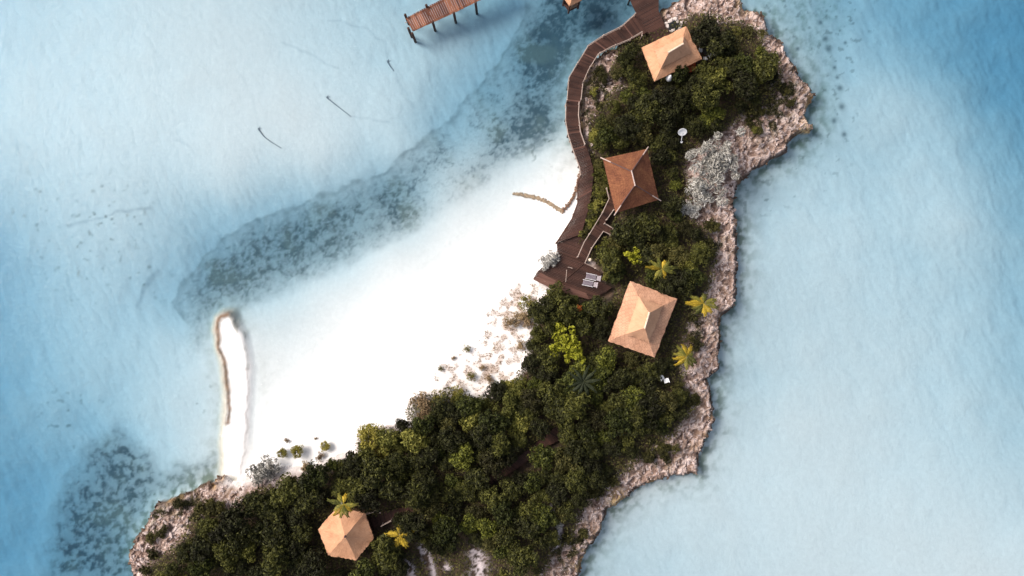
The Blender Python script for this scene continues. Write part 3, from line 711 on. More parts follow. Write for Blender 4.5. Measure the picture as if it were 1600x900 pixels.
# ================================================================== VEGETATION
M_LEAF = leaf_mat('dark_leaves', (.013,.012,.006), (.034,.036,.012), (.12,.118,.026))
M_LEAF2 = leaf_mat('olive_leaves', (.021,.019,.008), (.058,.055,.018), (.155,.135,.04))
M_LEAF3 = leaf_mat('mid_green_leaves', (.016,.018,.006), (.052,.060,.014), (.185,.19,.03))
M_YEL = leaf_mat('yellow_green_leaves', (.14,.14,.012), (.33,.33,.03), (.55,.52,.06), sc=1.5)
M_SIL = leaf_mat('silver_leaves', (.16,.15,.13), (.40,.38,.34), (.66,.64,.60), sc=1.5)
M_DRY = leaf_mat('dry_twigs', (.15,.10,.055), (.30,.21,.115), (.44,.33,.19))
M_DRYL = leaf_mat('pale_dry_stems', (.22,.15,.09), (.36,.26,.17), (.48,.38,.26))
M_LIME = leaf_mat('light_olive_leaves', (.05,.05,.013), (.13,.13,.028), (.30,.27,.06), sc=1.2)  # paler olive foliage for beach-edge trees and bright shrubs
M_RED = leaf_mat('orange_red_leaves', (.20,.05,.015), (.42,.11,.03), (.55,.2,.05))
M_BARK = wood_mat('bark', (.06,.045,.035), (.14,.10,.075), .9)
M_BARKP = wood_mat('pale_bark', (.25,.22,.19), (.42,.38,.34), .9)

def leaves(Rad, Hh, nclump, per, size, seed, asp=.5, upfill=.35, ragged=.3, clumpr=.36, z0=0.0):
    g = np.random.default_rng(seed); cen = []; 
    for i in range(nclump):
        th = g.random()*6.283; ph = math.acos(1-g.random()*1.15); rr = (.72+ragged*g.normal()*.5)*(1 if g.random() > upfill else g.random()**.5)
        cen.append((Rad*rr*math.sin(ph)*math.cos(th), Rad*rr*math.sin(ph)*math.sin(th), z0+Hh*(.45+.5*rr*math.cos(ph)), Rad*clumpr*(.6+.7*g.random())))
    cen = np.array(cen)
    n = nclump*per; ci = np.repeat(np.arange(nclump), per)
    d = g.normal(size=(n, 3)); d[:, 2] = np.abs(d[:, 2])*1.0-.25; d /= np.linalg.norm(d, axis=1)[:, None]
    rad = cen[ci, 3]*(.55+.5*g.random(n))
    p = cen[ci, :3]+d*rad[:, None]*np.array([1, 1, .8])
    nrm = d+g.normal(size=(n, 3))*.55; nrm /= np.linalg.norm(nrm, axis=1)[:, None]
    t = np.cross(nrm, g.normal(size=(n, 3))); t /= np.linalg.norm(t, axis=1)[:, None]; b = np.cross(nrm, t)
    s = size*(.6+.8*g.random(n))[:, None]
    V = np.stack([p-t*s*.5, p+b*s*asp*.5+nrm*s*.06, p+t*s*.5-nrm*s*.08, p-b*s*asp*.5+nrm*s*.06], 1).reshape(-1, 3)
    F = np.arange(4*n).reshape(-1, 4); return V, F, cen
def make_tree(name, kind_mat, Rad, Hh, nclump, per, size, seed, trunk_h, bark=None, **kw):
    root = empty(name, (0, 0, 0))
    V, F, cen = leaves(Rad, Hh, nclump, per, size, seed, z0=trunk_h*.6, **kw)
    mb = MB(); rr = random.Random(seed)
    top = trunk_h*.6+Hh*.4; r0 = .05+.05*Rad
    mb.tube([(0, 0, -.3), (rr.uniform(-.1, .1), rr.uniform(-.1, .1), top*.5), (rr.uniform(-.2, .2), rr.uniform(-.2, .2), top)], [r0*1.3, r0, r0*.5], 6)
    for i in range(min(7, len(cen))):
        c = cen[i*max(1, len(cen)//7)]; mb.tube([(0, 0, top*.35), (c[0]*.5, c[1]*.5, (top*.35+c[2])*.5+.1), (c[0], c[1], c[2])], [r0*.5, r0*.35, r0*.12], 5)
    mb.build('trunk', bark or M_BARK, root); npmesh('crown', V, F, kind_mat, root)
    return root
N_USED = {}
def place(proto, px, py, scale, label, cat, group=None, zt=2.0, zs=None, z=None):
    p = P(px, py, zt)
    if N_USED.get(proto.name): o = copy_tree(proto)
    else: o = proto; N_USED[proto.name] = 1
    o.location = (p.x, p.y, (hz(p.x, p.y) if z is None else z)-.05); o.rotation_euler = (0, 0, rng.uniform(0, 6.28)); o.scale = (scale, scale, zs or scale)
    tag(o, label, cat, group); return o

protos = [make_tree('dense_tree', M_LEAF, 1.0, 1.7, 26, 95, .20, 100+i, 1.2) for i in range(5)]
protos += [make_tree('dense_tree', M_LEAF3, 1.0, 1.6, 22, 95, .21, 120+i, 1.1) for i in range(3)]
protos += [make_tree('dense_tree', M_LEAF2, 1.0, 1.5, 22, 85, .18, 140+i, 1.0) for i in range(2)]
edge_protos = [make_tree('dense_tree', M_LIME, 1.0, 1.4, 22, 80, .19, 150+i, .9) for i in range(2)]
protos += [make_tree('dense_tree', M_LEAF, .95, 1.9, 34, 60, .30, 160+i, 1.3, asp=.3) for i in range(2)]
low = [make_tree('low_shrub', M_LEAF2, .7, .7, 18, 60, .15, 200+i, .3) for i in range(3)]
low += [make_tree('low_shrub', M_LIME, .6, .7, 16, 55, .16, 210+i, .3) for i in range(2)]

CAN = [('north', PX([(1010,54),(985,60),(968,82),(955,97),(955,122),(985,132),(960,152),(942,174),(920,194),(924,222),(926,245),(940,240),(1015,228),(1040,250),(1068,215),(1120,203),(1146,178),(1186,172),(1190,138),(1218,118),(1212,95),(1190,77),(1176,56),(1150,42),(1127,35),(1096,26),(1076,30),(1068,44),(1085,60),(1100,92),(1050,122),(1022,128),(1004,76)])),
       ('middle', PX([(1020,232),(1035,300),(1032,315),(965,337),(950,355),(945,375),(935,395),(922,410),(940,424),(944,440),(975,452),(985,438),(1058,465),(1090,470),(1100,440),(1106,400),(1096,360),(1062,335),(1062,290),(1066,240)])),
       ('south', PX([(838,470),(832,500),(830,545),(810,590),(782,606),(745,624),(700,608),(650,622),(645,662),(606,672),(570,676),(566,706),(520,725),(475,738),(448,752),(410,768),(370,792),(330,802),(300,835),(272,862),(250,885),(236,920),(628,915),(632,868),(655,850),(690,868),(735,850),(770,868),(790,900),(835,895),(855,860),(888,832),(903,798),(928,763),(958,743),(998,712),(1023,688),(1055,660),(1080,636),(1066,602),(1058,562),(1066,520),(1060,470),(1024,560),(948,534),(985,440),(945,462),(918,470),(890,463),(862,455)]))]
HUTS = [((1050,83),[(1003,74),(1072,41),(1097,92),(1023,127)]), ((987,280),[(942,248),(1011,232),(1030,312),(962,333)]), ((1004,500),[(985,439),(1058,467),(1023,559),(950,533)]), ((540,838),HX)]
hutp = [PX(c) for _, c in HUTS]
PATHPX = PX([(868,680),(842,697),(805,727),(770,750)]); RAILP = PX([(592,808),(612,805)]); BRANCH = PX([(906,402),(920,380),(940,350),(957,318)]); SIDEB = PX([(945,355),(958,362)])
LABELS = {
 'north_a': 'dark leafy tree in the dense wood around the northern tan roof',
 'north_b': 'green rounded tree in the wood between northern tan roof and shingled hut',
 'middle': 'leafy green tree in the clump between shingled hut and square tan roof',
 'south_a': 'dark green tree in the thicket directly west and south of the square tan roof',
 'south_b': 'dense green tree on the slope between the forest path and the beach',
 'south_c': 'dark bushy tree between the forest path and the southeastern rocks',
 'south_d': 'near-black bushy tree in the thicket around the six-sided roof'}
placed = []; tries = 0; cand = []
def region(name, px, py):
    if name == 'north': return 'north_a' if py < 150 else 'north_b'
    if name == 'middle': return 'middle'
    if px < 640: return 'south_d'
    if py < 640: return 'south_a'
    yp = 697+(842-px)*.66 if px < 842 else 697-(px-842)*1.1
    return 'south_b' if py < yp else 'south_c'
TARGET = 298
SPECIAL = [(890,540,2.8),(1112,258,3.2),(783,605,.9),(540,745,1.2),(910,597,1.2),(1035,418,1.1),(990,402,1.5),(582,682,1.3),(625,838,1.2),(1067,212,.9),(535,785,.9),(1106,80,2.1),(1043,118,.7),(1086,106,1.1),(1037,592,1.4),(922,408,.5),(655,640,1.5)]
while len(placed) < TARGET and tries < 60000:
    tries += 1
    px = rng.uniform(235, 1220); py = rng.uniform(20, 915)
    x, y = PX([(px, py)])[0]; nm = None
    for n_, pl in CAN:
        if inpt(x, y, pl): nm = n_; break
    if not nm: continue
    xa = np.array([x]); ya = np.array([y]); bad = False
    for h in hutp:
        if sdf(xa, ya, h)[0] > (-1.75 if h is hutp[3] else -1.15): bad = True; break
    if bad: continue
    if dline(xa, ya, PATHPX)[0] < 1.35 or dline(xa, ya, RAILP)[0] < 1.3 or dline(xa, ya, BRANCH)[0] < 1.5 or dline(xa, ya, SIDEB)[0] < 1.0: continue
    edged_own = abs(sdf(xa, ya, [pl for n_, pl in CAN if n_ == nm][0])[0])
    edged = min(abs(sdf(xa, ya, pl)[0]) for n_, pl in CAN if n_ == nm)
    s = rng.choice([1.0, 1.2, 1.35, 1.5, 1.7])*(.72 if edged < 1.0 else 1)
    if edged_own < .5*s and dline(xa, ya, BEACHLINE)[0] > 2: continue
    md = .86*s if tries < 22000 else .64*s
    if any((x-a)**2+(y-b)**2 < (md*.55+q*.5)**2*1.25 for a, b, q in placed): continue
    if any(((px-a)*M_PX)**2+((py-b)*M_PX)**2 < r_*r_ for a, b, r_ in SPECIAL): continue
    placed.append((x, y, s)); cand.append((px, py, s, nm))
for px, py, s, nm in cand:
    rg_ = region(nm, px, py); wts = [5, 5, 5, 5, 5, 3, 3, 3, 2, 2, 3, 3]
    if rg_ == 'south_d': wts = [6, 6, 6, 6, 6, 1, 1, 1, 1, 1, 4, 4]
    pr_ = rng.choices(protos, wts)[0]
    dbl = dline(np.array([PX([(px, py)])[0][0]]), np.array([PX([(px, py)])[0][1]]), BEACHLINE)[0]
    if px < 830 and dbl < 3.2 and rng.random() < .6: pr_ = rng.choice(edge_protos)
    elif rng.random() < .05: pr_ = rng.choice(edge_protos)
    place(pr_, px, py, s, LABELS[rg_], 'tree', 'trees of the ' + rg_.replace('_a', ' upper wood').replace('_b', ' slope wood').replace('_c', ' eastern wood').replace('_d', ' western wood').replace('middle', 'middle wood'), zt=2.2*s+.8, zs=s*rng.uniform(.8, 1.15))
print('trees', len(cand), 'tries', tries)

place(protos[5], 1064, 113, 1.15, 'green tree overlapping the lower edge of the northern tan roof', 'tree', zt=4.4, zs=1.5)
# low olive shrubs on the rocky margins
LOWS = {'ne': ([(1215,150,28,26),(1180,190,25,18),(1205,110,14,20),(1165,60,30,12)], 'low olive shrub on the rocky northeastern headland', 16),
        'nw': ([(935,125,12,18),(925,160,14,22),(912,190,8,14),(965,72,10,6)], 'low shrub on pale rock just inside the curving boardwalk', 7),
        'e': ([(1100,385,16,45),(1090,510,14,45),(1080,620,14,22),(1108,350,10,20)], 'low olive shrub on the east shore rocks between trees and sea', 18),
        'se': ([(1030,700,28,16),(940,755,22,16),(900,830,18,28),(800,890,45,10)], 'low brownish green shrub on the southeastern rock slope', 20),
        'sw': ([(290,800,30,16),(250,830,16,30),(330,790,20,12),(236,880,10,20)], 'low olive shrub on the pinkish rock at the southwest point', 16)}
for k_, (bl_, lab, n_) in LOWS.items():
    for i in range(n_):
        a, b, ra, rb = rng.choice(bl_); px = a+rng.uniform(-ra, ra); py = b+rng.uniform(-rb, rb); x, y = PX([(px, py)])[0]
        if not inpt(x, y, ISLAND): continue
        place(rng.choice(low[:3] if rng.random() < .8 else low), px, py, rng.uniform(.6, 1.15), lab, 'shrub', 'low shrubs of the '+{'ne':'northeastern rocks','nw':'boardwalk rocks','e':'eastern rocks','se':'southeastern rocks','sw':'southwestern rocks'}[k_], zt=1.5)
# strip of bright shrubs between boardwalk and shingled hut
for i in range(30):
    t = i/29; px = np.interp(t, [0, .3, .6, 1], [933,938,933,914])+rng.uniform(-6, 6); py = 254+t*112+rng.uniform(-3, 3)
    place(low[rng.choice([0, 3, 4, 4])], px, py, rng.uniform(.85, 1.35), 'bright green shrub in the strip between boardwalk and brown shingled hut', 'shrub', 'shrubs between boardwalk and hut', zt=1.8)
for i in range(14):
    px = rng.uniform(935, 965); py = rng.uniform(375, 435)
    if px < 945 and py > 418: continue
    place(low[rng.choice([0, 3, 4])], px, py, rng.uniform(.9, 1.3), 'yellowish green shrub along the handrail east of the sun deck', 'shrub', 'shrubs by the sun deck', zt=2.4, z=1.7)

# special shrubs and trees
pb = make_tree('silver_tree', M_SIL, 3.0, 2.6, 64, 52, .60, 301, 1.6, M_BARKP, asp=.22, clumpr=.19, ragged=.6)
place(pb, 1114, 252, 1.05, 'large pale silver leafed tree on the east shore, the biggest pale crown', 'tree', zt=3.2)
pb = make_tree('silver_tree', M_SIL, 1.5, 1.3, 28, 55, .36, 302, .6, M_BARKP, asp=.3, clumpr=.28, ragged=.5)
place(pb, 1095, 300, 1.15, 'silver leafed tree just below the biggest pale crown', 'tree', zt=2.4)
place(pb, 1078, 326, .85, 'small straggly silver shrub southeast of the shingled hut', 'shrub', zt=2)
place(pb, 411, 737, 1.25, 'grey leafed shrub where the sand spit joins the island', 'shrub', zt=1.8)
place(pb, 858, 407, .82, 'round silver shrub standing alone at the sun deck\'s beach edge', 'shrub', zt=1.6)
place(pb, 872, 822, .45, 'tiny silver shrub among the trees near the southeastern rocks', 'shrub', zt=2.6)
yb = make_tree('yellow_green_tree', M_YEL, 1.3, 1.4, 34, 36, .26, 310, 1.4, asp=.6, clumpr=.24, ragged=.7)
place(yb, 886, 532, 1.5, 'vivid yellow green tree in the dark thicket west of the square tan roof', 'tree', zt=4.6, zs=1.6)
place(yb, 900, 549, 1.0, 'smaller yellow green crown touching the vivid yellow tree\'s lower side', 'tree', zt=4.4, zs=1.4)
place(yb, 991, 402, .72, 'small bright yellow green tree in the clump north of the square tan roof', 'tree', zt=4.2, zs=1.4)
place(yb, 939, 387, .35, 'tiny yellow plant beside the branch walkway handrail', 'plant', zt=3.2)
place(yb, 937, 560, .28, 'tiny yellow plant in shade just southwest of the square tan roof', 'plant', zt=4.0)
rb = make_tree('orange_flower_shrub', M_RED, .5, .5, 12, 26, .15, 320, .9, clumpr=.25)
for a, b, s_, l_ in ((906,482,.9,'small orange red plant nearest the square tan roof in the thicket'),(892,482,.6,'middle orange red plant below the sun deck'),(875,479,.7,'westernmost orange red plant below the sun deck')):
    place(rb, a, b, s_, l_, 'plant', zt=4.2, z=2.6)
M_BUSH = leaf_mat('yellow_olive_bush_leaves', (.09,.08,.02), (.25,.22,.04), (.46,.38,.08), sc=1.5)  # lighter yellow-olive leaf colour for the sand bushes
gb = make_tree('round_bush', M_BUSH, 1.0, 1.3, 26, 100, .15, 330, .5, clumpr=.33, ragged=.2)
for a, b, s_, l_ in ((582,681,1.55,'big olive bush at the beach edge, nearest the open sand'),(437,711,.62,'smaller left one of the paired round bushes on the sand'),(463,708,.8,'round green bush standing clear on the sand beside the silver shrub'),(505,698,.62,'ragged little bush alone on the sand, right of the paired bushes')):
    place(gb, a, b, s_, l_, 'bush', zt=1.8)
gd = make_tree('round_bush', M_LEAF, 1.0, 1.2, 24, 110, .14, 331, .5, clumpr=.34, ragged=.15)
for a, b, s_, l_ in ((783,605,1.0,'nearly black round bush at the end of the scrubby sand'),(540,746,1.45,'large smooth round bush north of the six-sided roof'),(618,687,1.2,'dark round bush right of the big olive beach bush')):
    place(gd, a, b, s_, l_, 'bush', zt=2.0)
db_ = make_tree('dry_bush', M_DRY, 1.0, 1.1, 20, 60, .16, 340, .4, M_BARKP, clumpr=.33, ragged=.4)
mixb = make_tree('dry_bush', M_BUSH, 1.0, 1.1, 20, 55, .15, 341, .4, M_BARKP, clumpr=.33, ragged=.4)
for a, b, s_, l_, pr_ in ((662,632,1.6,'tall brownish dry bush jutting into the beach','x'),(664,658,1.3,'brown dry bush just below the tall brownish beach bush','x'),(690,625,1.2,'olive tinged dry bush right of the tall brownish one','y'),(822,472,1.1,'olive dry bush by the deck corner at the beach','y'),(814,492,1.0,'sparse tan bush below the deck corner on the sand','x'),(800,505,1.0,'low tan scrub bush spreading onto the white sand','x'),
                        (822,503,.9,'tan bush against the thicket at the sand edge','x'),(812,540,.7,'small dry bush between scrub and vivid yellow tree','x'),(730,546,.5,'small yellowish tuft bush alone on the open sand','y'),(687,577,.38,'tiny tan tuft farthest out on the open sand','y'),(735,588,.62,'yellow green tuft bush in the pink scrubby sand','y'),(765,592,.6,'dry brown tuft in the pink scrubby sand','x'),
                        (752,575,.4,'tiny dry tuft above the yellow green tuft bush','x'),(707,560,.3,'pale little tuft between the two outer sand tufts','x'),(444,690,.35,'tiny dry tuft on the sand above the paired bushes','x'),(490,687,.22,'smallest dry tuft on the open sand by the round bushes','x'),(500,715,.6,'dry brown bush where sand meets the southwestern thicket','x'),(474,730,.7,'dry reddish bush beside the southwestern thicket edge','x'),
                        (715,612,.9,'olive dry bush at the thicket edge below the sand tufts','y'),(600,705,1.1,'tan green bush below the big olive beach bush','y')):
    place(db_ if pr_ == 'x' else mixb, a, b, s_, l_, 'bush', zt=1.5)

# undergrowth (uncountable) and beach scrub
def ground_leaves(name, masks, n, size, m, label, zlo, zhi, seed):
    g = np.random.default_rng(seed); sel = np.argwhere(masks); pk = sel[g.choice(len(sel), n)]
    xx = X[pk[:, 0], pk[:, 1]]+g.uniform(-.1, .1, n); yy = Y[pk[:, 0], pk[:, 1]]+g.uniform(-.1, .1, n); zz = Z[pk[:, 0], pk[:, 1]]+g.uniform(zlo, zhi, n)
    p = np.stack([xx, yy, zz], -1); nr = g.normal(size=(n, 3))*.6+np.array([0, 0, 1.]); nr /= np.linalg.norm(nr, axis=1)[:, None]
    t = np.cross(nr, g.normal(size=(n, 3))); t /= np.linalg.norm(t, axis=1)[:, None]; b = np.cross(nr, t); s = size*(.5+g.random(n))[:, None]
    V = np.stack([p-t*s*.5, p+b*s*.28, p+t*s*.5, p-b*s*.28], 1).reshape(-1, 3)
    tag(npmesh(name, V, np.arange(4*n).reshape(-1, 4), m), label, name.replace('_', ' '), kind='stuff')
pathd = np.minimum(dline(X, Y, PX([(a, b) for a, b in cen])), np.minimum(dline(X, Y, BRANCH), dline(X, Y, PX([(870,400),(930,450)]))-1.2))
ground_leaves('undergrowth', (d_soil > -.1) & (pathd > .9) & (X > -47) & (STREAK < .4) , 90000, .22, M_LEAF2, 'tangled dark undergrowth covering the ground beneath the trees', .05, 1.0, 5)
ground_leaves('herb_cover', H & (mo*(.5+n2) > .42) & (d_rock > .6), 9000, .16, M_LIME if False else M_LEAF2, 'thin olive herb cover creeping over the rocky shore', .02, .25, 6)
ground_leaves('dry_litter', bs & (scr*sst(-.15, .25, n2+.3*n6) > .30), 2200, .13, M_DRYL, 'dry brown litter and stems scattered on the sand', .0, .15, 7)

# palms
M_FR = leaf_mat('palm_green', (.035,.04,.01), (.12,.12,.025), (.34,.28,.05), sc=1)
M_FY = leaf_mat('palm_yellow', (.12,.09,.01), (.32,.22,.02), (.58,.40,.05), sc=1)
M_FD = leaf_mat('palm_dark', (.012,.017,.008), (.027,.033,.017), (.05,.056,.03), sc=1)
def frond_mesh(length, droop, az, wid, curl, seed):
    g = random.Random(seed); mb = MB(); n = 16; pts = []
    for i in range(n+1):
        t = i/n; length_ = length*1.06; r_ = length_*(t-.12*t*t*droop); pts.append(Vector((r_, curl*t*t*length, .28*length*math.sin(t*1.9)-droop*length*.5*t*t)))
    mb.tube(pts, [.035*(1-.7*i/n) for i in range(n+1)], 4)
    for i in range(2, n):
        for s in (-1, 1):
            for h in (0, .5):
                a = pts[i].lerp(pts[i+1], h); t = (i+h)/n; l = wid*.85*math.sin(min(1, t*1.25+.12)*math.pi*.86)*(1+g.uniform(-.12, .12))+.08
                tip = a+Vector((l*.62, s*l*.72, -l*.45)); wv = Vector((.052, 0, 0))
                mid = a.lerp(tip, .5)+Vector((0, 0, .05))
                mb.add([a, mid-wv*.9, tip, mid+wv*.9], [(0, 1, 2, 3)])
    m_ = Matrix.Rotation(az, 4, 'Z'); mb.v = [tuple(m_ @ Vector(v)) for v in mb.v]; return mb
def palm(px, py, h, L_, azs, mats, label, base=None, seed=1, droop=.8, wid=.5):
    top = P(px, py, h); bs_ = P(*(base or (px, py)), 0); bx_, by_ = (bs_.x, bs_.y) if base else (top.x+.2, top.y+.1)
    gz = hz(bx_, by_); root = empty('palm_tree', (bx_, by_, gz)); tag(root, label, 'palm tree')
    dx, dy = top.x-bx_, top.y-by_; H_ = h-gz; mb = MB(); pts = [(dx*t*t, dy*t*t, H_*t-.2*(1-t)) for t in [i/8 for i in range(9)]]
    mb.tube(pts, [.17-.07*i/8 for i in range(9)], 8); mb.build('trunk', M_BARKP, root, True)
    rr = random.Random(seed); azs = list(azs)+[(rr.uniform(0, 360), rr.uniform(.6, 1.0)) for _ in range(3)]
    for i, (az, ln) in enumerate(azs):
        m_ = mats[i % len(mats)]; f = frond_mesh(ln, droop+rr.uniform(-.15, .25), R(az), wid, rr.uniform(-.25, .25), seed*50+i)
        f.v = [(x+dx, y+dy, z+H_) for x, y, z in f.v]; f.build('frond', m_, root)
    return root
palm(1034, 420, 4.6, 1.8, [(8,2.0),(-20,1.9),(-62,1.5),(-100,1.2),(-135,1.5),(172,1.9),(150,1.6),(118,1.3),(70,1.0),(35,1.2)], [M_FR, M_FR, M_FY], 'olive yellow palm with thin fronds just north of the square tan roof', seed=2, wid=.36)
palm(1099, 474, 4.2, 1.8, [(170,2.0),(188,1.9),(150,1.7),(15,1.7),(-10,1.9),(-55,1.5),(-85,1.5),(-115,1.5),(80,1.1),(-140,1.3)], [M_FY, M_FY, M_FR, M_FR, M_FR], 'palm with golden western fronds on the rocks right of the square tan roof', seed=3, wid=.5)
palm(1073, 556, 4.2, 1.7, [(165,1.5),(140,1.6),(200,1.6),(230,1.7),(262,1.6),(295,1.5),(-30,1.5),(60,1.3),(100,1.4)], [M_FR, M_FR, M_FY, M_FY, M_FR], 'green and gold palm below right of the square tan roof', seed=4, wid=.42)
palm(537, 787, 6.2, 1.8, [(168,1.9),(215,1.5),(238,2.0),(262,1.7),(285,1.7),(320,1.2),(345,1.5),(128,1.3),(85,1.1)], [M_FR, M_FR, M_FY], 'green palm leaning over the six-sided thatched roof', base=(541,774), seed=5, wid=.42)
palm(625, 836, 4.6, 1.8, [(175,1.8),(10,1.8),(243,1.6),(300,1.7),(275,1.1),(90,1.0)], [M_FY], 'bright yellow star shaped palm right of the six-sided roof', base=(624,815), seed=6, wid=.62)
palm(911, 597, 4.2, 2.0, [(i*36+8, 2.0) for i in range(10)], [M_FD], 'dark grey green palm deep in the thicket west of the short white rail', seed=7, wid=.3)

# ================================================================== SMALL THINGS
# groyne of stones + low edging wall on the beach
M_STONE = plain_mat('tan_stone', (.36,.27,.18), .9, .35, 3)
M_STONED = plain_mat('brown_stone', (.24,.14,.09), .9, .4, 3)
def stone_row(name, pts_px, wid, hgt, n, m, label, cat, seed):
    rr = random.Random(seed); pts = resample([P(a, b, 0) for a, b in pts_px], n); mb = MB()
    for i, p in enumerate(pts):
        for k in range(3):
            s = wid*rr.uniform(.28, .55); x = p.x+rr.gauss(0, 1)*wid*.38; y = p.y+rr.gauss(0, 1)*wid*.38; z = hz(x, y)
            q = [(tx*s*rr.uniform(.8, 1.2), ty*s*rr.uniform(.8, 1.2), tz*hgt*rr.uniform(.8, 1.3)) for tx, ty, tz in tet]; an = rr.uniform(0, 6.3)
            mb.add([(x+a*math.cos(an)-b*math.sin(an), y+a*math.sin(an)+b*math.cos(an), z+c+hgt*.2) for a, b, c in q], [tuple(f) for f in tf])
    tag(mb.build(name, m), label, cat)
stone_row('stone_groyne', [(803,303),(815,304),(835,308),(855,316),(870,325),(879,331)], .24, .2, 150, M_STONE, 'thin curved line of tan stones running out across the white beach', 'groyne', 3)
stone_row('stone_edging', [(906,270),(903,286),(899,300),(893,313),(886,322),(879,330)], .22, .3, 70, M_STONED, 'short reddish brown stone edging beside the boardwalk\'s lower bend', 'stone edging', 4)

# sunken branches
M_LOG = plain_mat('wet_dark_wood', (.18,.20,.23), .8)
for pts, l_ in (([(603,92),(607,99),(613,107)], 'short dark sunken branch nearest the pier end'), ([(508,150),(518,158),(532,169),(546,180)], 'long dark sunken branch, middle one on the pale flats'), ([(401,200),(410,212),(422,221),(437,230)], 'dark sunken branch farthest left on the pale flats')):
    mb = MB(); w_ = [P(a, b, 0) for a, b in pts]; n_ = len(w_)
    mb.tube([(p.x, p.y, hz(p.x, p.y)+.06) for p in w_], [.085]+[.07-.04*i/n_ for i in range(1, n_)], 6)
    p = w_[0]; mb.tube([(p.x, p.y, hz(p.x, p.y)+.05), (p.x+.25, p.y+.22, hz(p.x, p.y)+.2)], [.08, .03], 5); tag(mb.build('sunken_branch', M_LOG), l_, 'branch')

# white dish on a leaning stem
M_GREYP = plain_mat('grey_violet_slats', (.27,.23,.27), .6); M_PALE = plain_mat('pale_violet_paint', (.50,.44,.47), .6)
p = P(1067, 206, 4.6); b = P(1064.5, 222, 3.2); g = hz(b.x, b.y); root = empty('dish', (b.x, b.y, g)); tag(root, 'white round dish on a thin stem above the silver tree', 'dish')
mb = MB(); mb.tube([(0, 0, 0), (0, 0, 3.2-g)], .07, 8); mb.build('mast', M_POST, root)
mb = MB(); d = Vector((p.x-b.x, p.y-b.y, 1.2)); mb.tube([(0, 0, 3.2-g), tuple(Vector((0, 0, 3.2-g))+d*.92)], .045, 6); mb.tube([(0, 0, 3.05-g), (0, 0, 3.3-g)], [.1, .14], 8); mb.build('stem', M_WHITE, root)
mb = MB(); V = []; F = []; nn = 28; c0 = Vector((0, 0, 3.2-g))+d; tilt = Matrix.Rotation(R(48), 3, 'X')
rings = [(.0, -.07), (.2, -.06), (.34, -.03), (.46, .0), (.50, .015), (.51, -.02), (.36, -.08), (.2, -.11), (0, -.12)]
for r_, z_ in rings:
    for k in range(nn):
        a = 6.2832*k/nn; V.append(c0+tilt @ Vector((r_*math.cos(a), r_*math.sin(a), z_)))
for i in range(len(rings)-1):
    for k in range(nn): F.append((i*nn+k, i*nn+(k+1) % nn, (i+1)*nn+(k+1) % nn, (i+1)*nn+k))
mb.add(V, F); mb.build('bowl', M_WHITE, root, True)

# slatted double loungers
def lounger(px, py, rz, label):
    q = P(px, py, ZS+.3); root = empty('sun_lounger', (q.x, q.y, ZS+.05), rz); tag(root, label, 'sun lounger', None)
    mb = MB()
    for i in range(9): mb.box((-.72+i*.13, 0, .34), .085, .56, .025)
    mb.build('seat', M_GREYP, root)
    mb = MB(); mb.box((-.2, .31, .33), 1.3, .045, .07); mb.box((-.2, -.31, .33), 1.3, .045, .07); mb.build('frame', M_WHITE, root)
    mb = MB()
    for i in range(4): mb.box((.52+i*.09, 0, .42+i*.1), .08, .56, .02)
    mb.box((.86, 0, .8), .06, .70, .06); mb.build('backrest', M_PALE, root)
    for x in (-.75, .4):
        for y in (-.3, .3):
            l = MB(); l.box((x, y, .15), .05, .05, .3); l.build('leg', M_WHITE, root)
lounger(926, 433, R(-12), 'slatted pale lounger on the sun deck, the one nearer the handrail')
lounger(921, 443, R(-12), 'slatted pale lounger on the sun deck, the one nearer the deck\'s lower edge')
# low rail frame on the deck
q = P(886, 430, ZS); root = empty('deck_handrail', (q.x, q.y, ZS+.05)); tag(root, 'thin low wooden handrail frame standing in the sun deck\'s middle', 'handrail')
mb = MB(); A0 = P(894, 419, 2.0)-Vector((q.x, q.y, 2.0-.75)); A1 = P(888, 417.5, 2.0)-Vector((q.x, q.y, 2.0-.75)); A2 = P(885.5, 422, 2.0)-Vector((q.x, q.y, 2.0-.75)); A3 = P(884, 440, 2.0)-Vector((q.x, q.y, 2.0-.75))
mb.tube([A0, A1], .04, 6); mb.tube([A2, A3], .035, 6); mb.build('top_rail', M_RAIL, root)
for v in (A0, A1, A2, A3): mb = MB(); mb.tube([(v.x, v.y, 0), (v.x, v.y, v.z+.04)], .04, 6); mb.build('post', M_RAIL, root)
# globe lamp
p = P(922, 406, 2.6); root = empty('garden_lamp', (p.x, p.y, 1.2)); tag(root, 'small cream globe lamp beside the sun deck handrail corner', 'lamp')
mb = MB(); mb.tube([(0, 0, 0), (0, 0, 1.35)], .04, 7); mb.build('post', M_POST, root)
mb = MB(); mb.tube([(0, 0, 1.3+.2*(1-math.cos(math.pi*i/8))) for i in range(9)], [max(.01, .2*math.sin(math.pi*i/8)) for i in range(9)], 12); mb.build('globe', plain_mat('cream_globe', (.8,.66,.5), .4), root, True)

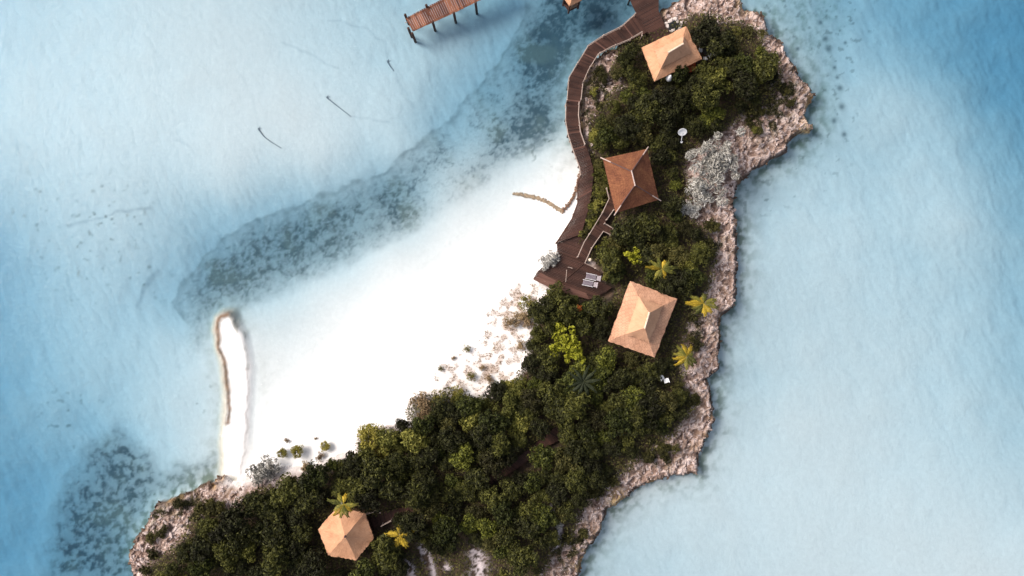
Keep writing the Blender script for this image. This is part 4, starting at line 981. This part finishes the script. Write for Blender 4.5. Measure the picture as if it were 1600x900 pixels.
# things around the northern hut
def chair(px, py, z, rz, m, label, group=None, s=1.0):
    q = P(px, py, z+.5); root = empty('garden_chair', (q.x, q.y, z), rz); tag(root, label, 'chair', group); root.scale = (s, s, s)
    mb = MB(); mb.box((0, 0, .44), .5, .5, .07); mb.build('seat', m, root, bevel=.02)
    mb = MB(); mb.box((-.24, 0, .72), .06, .5, .55); mb.build('backrest', m, root, bevel=.02)
    for x in (-.21, .21):
        for y in (-.21, .21): l = MB(); l.tube([(x, y, 0), (x*.9, y*.9, .42)], .025, 6); l.build('leg', m, root)
    return root
M_DARKT = plain_mat('dark_table', (.03,.03,.03), .4); M_REDC = plain_mat('orange_red_fabric', (.50,.09,.03), .8)
q = P(1104, 80, 2.4); root = empty('round_table', (q.x, q.y, 1.8)); tag(root, 'dark round table ringed by white chairs right of the northern tan roof', 'table')
mb = MB(); mb.tube([(0, 0, .70), (0, 0, .74)], .46, 24); mb.build('tabletop', M_DARKT, root); mb = MB(); mb.tube([(0, 0, 0), (0, 0, .70)], [.2, .05], 8); mb.build('pedestal', M_DARKT, root)
for a, b, an, w_ in ((1095,78,0,'left'),(1101,70,-70,'top left'),(1111,75,200,'upper right'),(1110,86,140,'lower right'),(1102,91,90,'bottom')):
    chair(a, b, 1.8, R(an), M_WHITE, 'white chair at the '+w_+' of the dark round table by the northern roof', 'white chairs around the dark table', .85)
mb = MB(); mb.box((q.x, q.y-.1, 1.76), 3.0, 3.0, .08, .3); tag(mb.build('terrace', M_DECK), 'small dark terrace under the round table', 'terrace')
p = P(1045, 122, 3.4); root = empty('parasol', (p.x, p.y, 1.4)); tag(root, 'white folded parasol at the lower corner of the northern tan roof', 'parasol')
mb = MB(); mb.tube([(0, 0, 0), (0, 0, 2.6)], .035, 7); mb.build('pole', M_WHITE, root)
mb = MB(); mb.tube([(0, -.1, 1.5), (.02, -.05, 1.9), (.03, .0, 2.25), (.1, .12, 2.75)], [.16, .36, .33, .05], 10); mb.build('canopy', M_WHITE, root, True)
chair(1047, 112.5, 2.6, R(60), M_WHITE, 'white chair tucked beside the folded parasol', None, .9)
p = P(1082, 106, 2.9); mb = MB(); root = empty('armchair', (p.x, p.y, 2.4), R(20)); tag(root, 'orange red cushioned seat under the northern roof\'s lower edge', 'armchair')
mb.box((0, 0, .3), .95, .75, .25); mb.build('cushion', M_REDC, root, bevel=.08); mb = MB(); mb.box((0, .32, .55), .95, .16, .4); mb.build('backrest', M_REDC, root, bevel=.05)
mb = MB(); mb.box((0, 0, .1), .9, .7, .16); mb.build('base', M_POST, root)
chair(1034, 590, 2.4, R(30), M_WHITE, 'white chair in the clearing near the eastern rocks, left of two')
chair(1041, 595, 2.4, R(200), M_WHITE, 'white chair in the clearing near the eastern rocks, right of two')
# dark rock-ringed basin
q = P(1053, 39, 1.5); root = empty('stone_basin', (q.x, q.y, hz(q.x, q.y)-.1)); tag(root, 'dark oval basin ringed with pale stones above the northern roof', 'basin')
wob = [.62*(1+.28*math.sin(k*.785*2+.6)+.12*math.sin(k*2.1)) for k in range(20)]
mb = MB(); mb.prism([(wob[k]*math.cos(k*6.283/20), wob[k]*.8*math.sin(k*6.283/20)) for k in range(20)], 0, .5); mb.build('water_surface', plain_mat('dark_basin', (.02,.022,.02), .2), root)
mb = MB()
for k in range(26):
    a = k*6.283/26+rng.uniform(-.15, .15); s = rng.uniform(.10, .30); rr_ = wob[int(k*20/26)]+rng.uniform(.08, .28)
    mb.add([(math.cos(a)*rr_+tx*s*rng.uniform(.7, 1.3), math.sin(a)*rr_*.85+ty*s, .42+tz*s*.8) for tx, ty, tz in tet], [tuple(f) for f in tf])
mb.build('stone_ring', plain_mat('pale_stone', (.6,.52,.48), .9, .2), root)
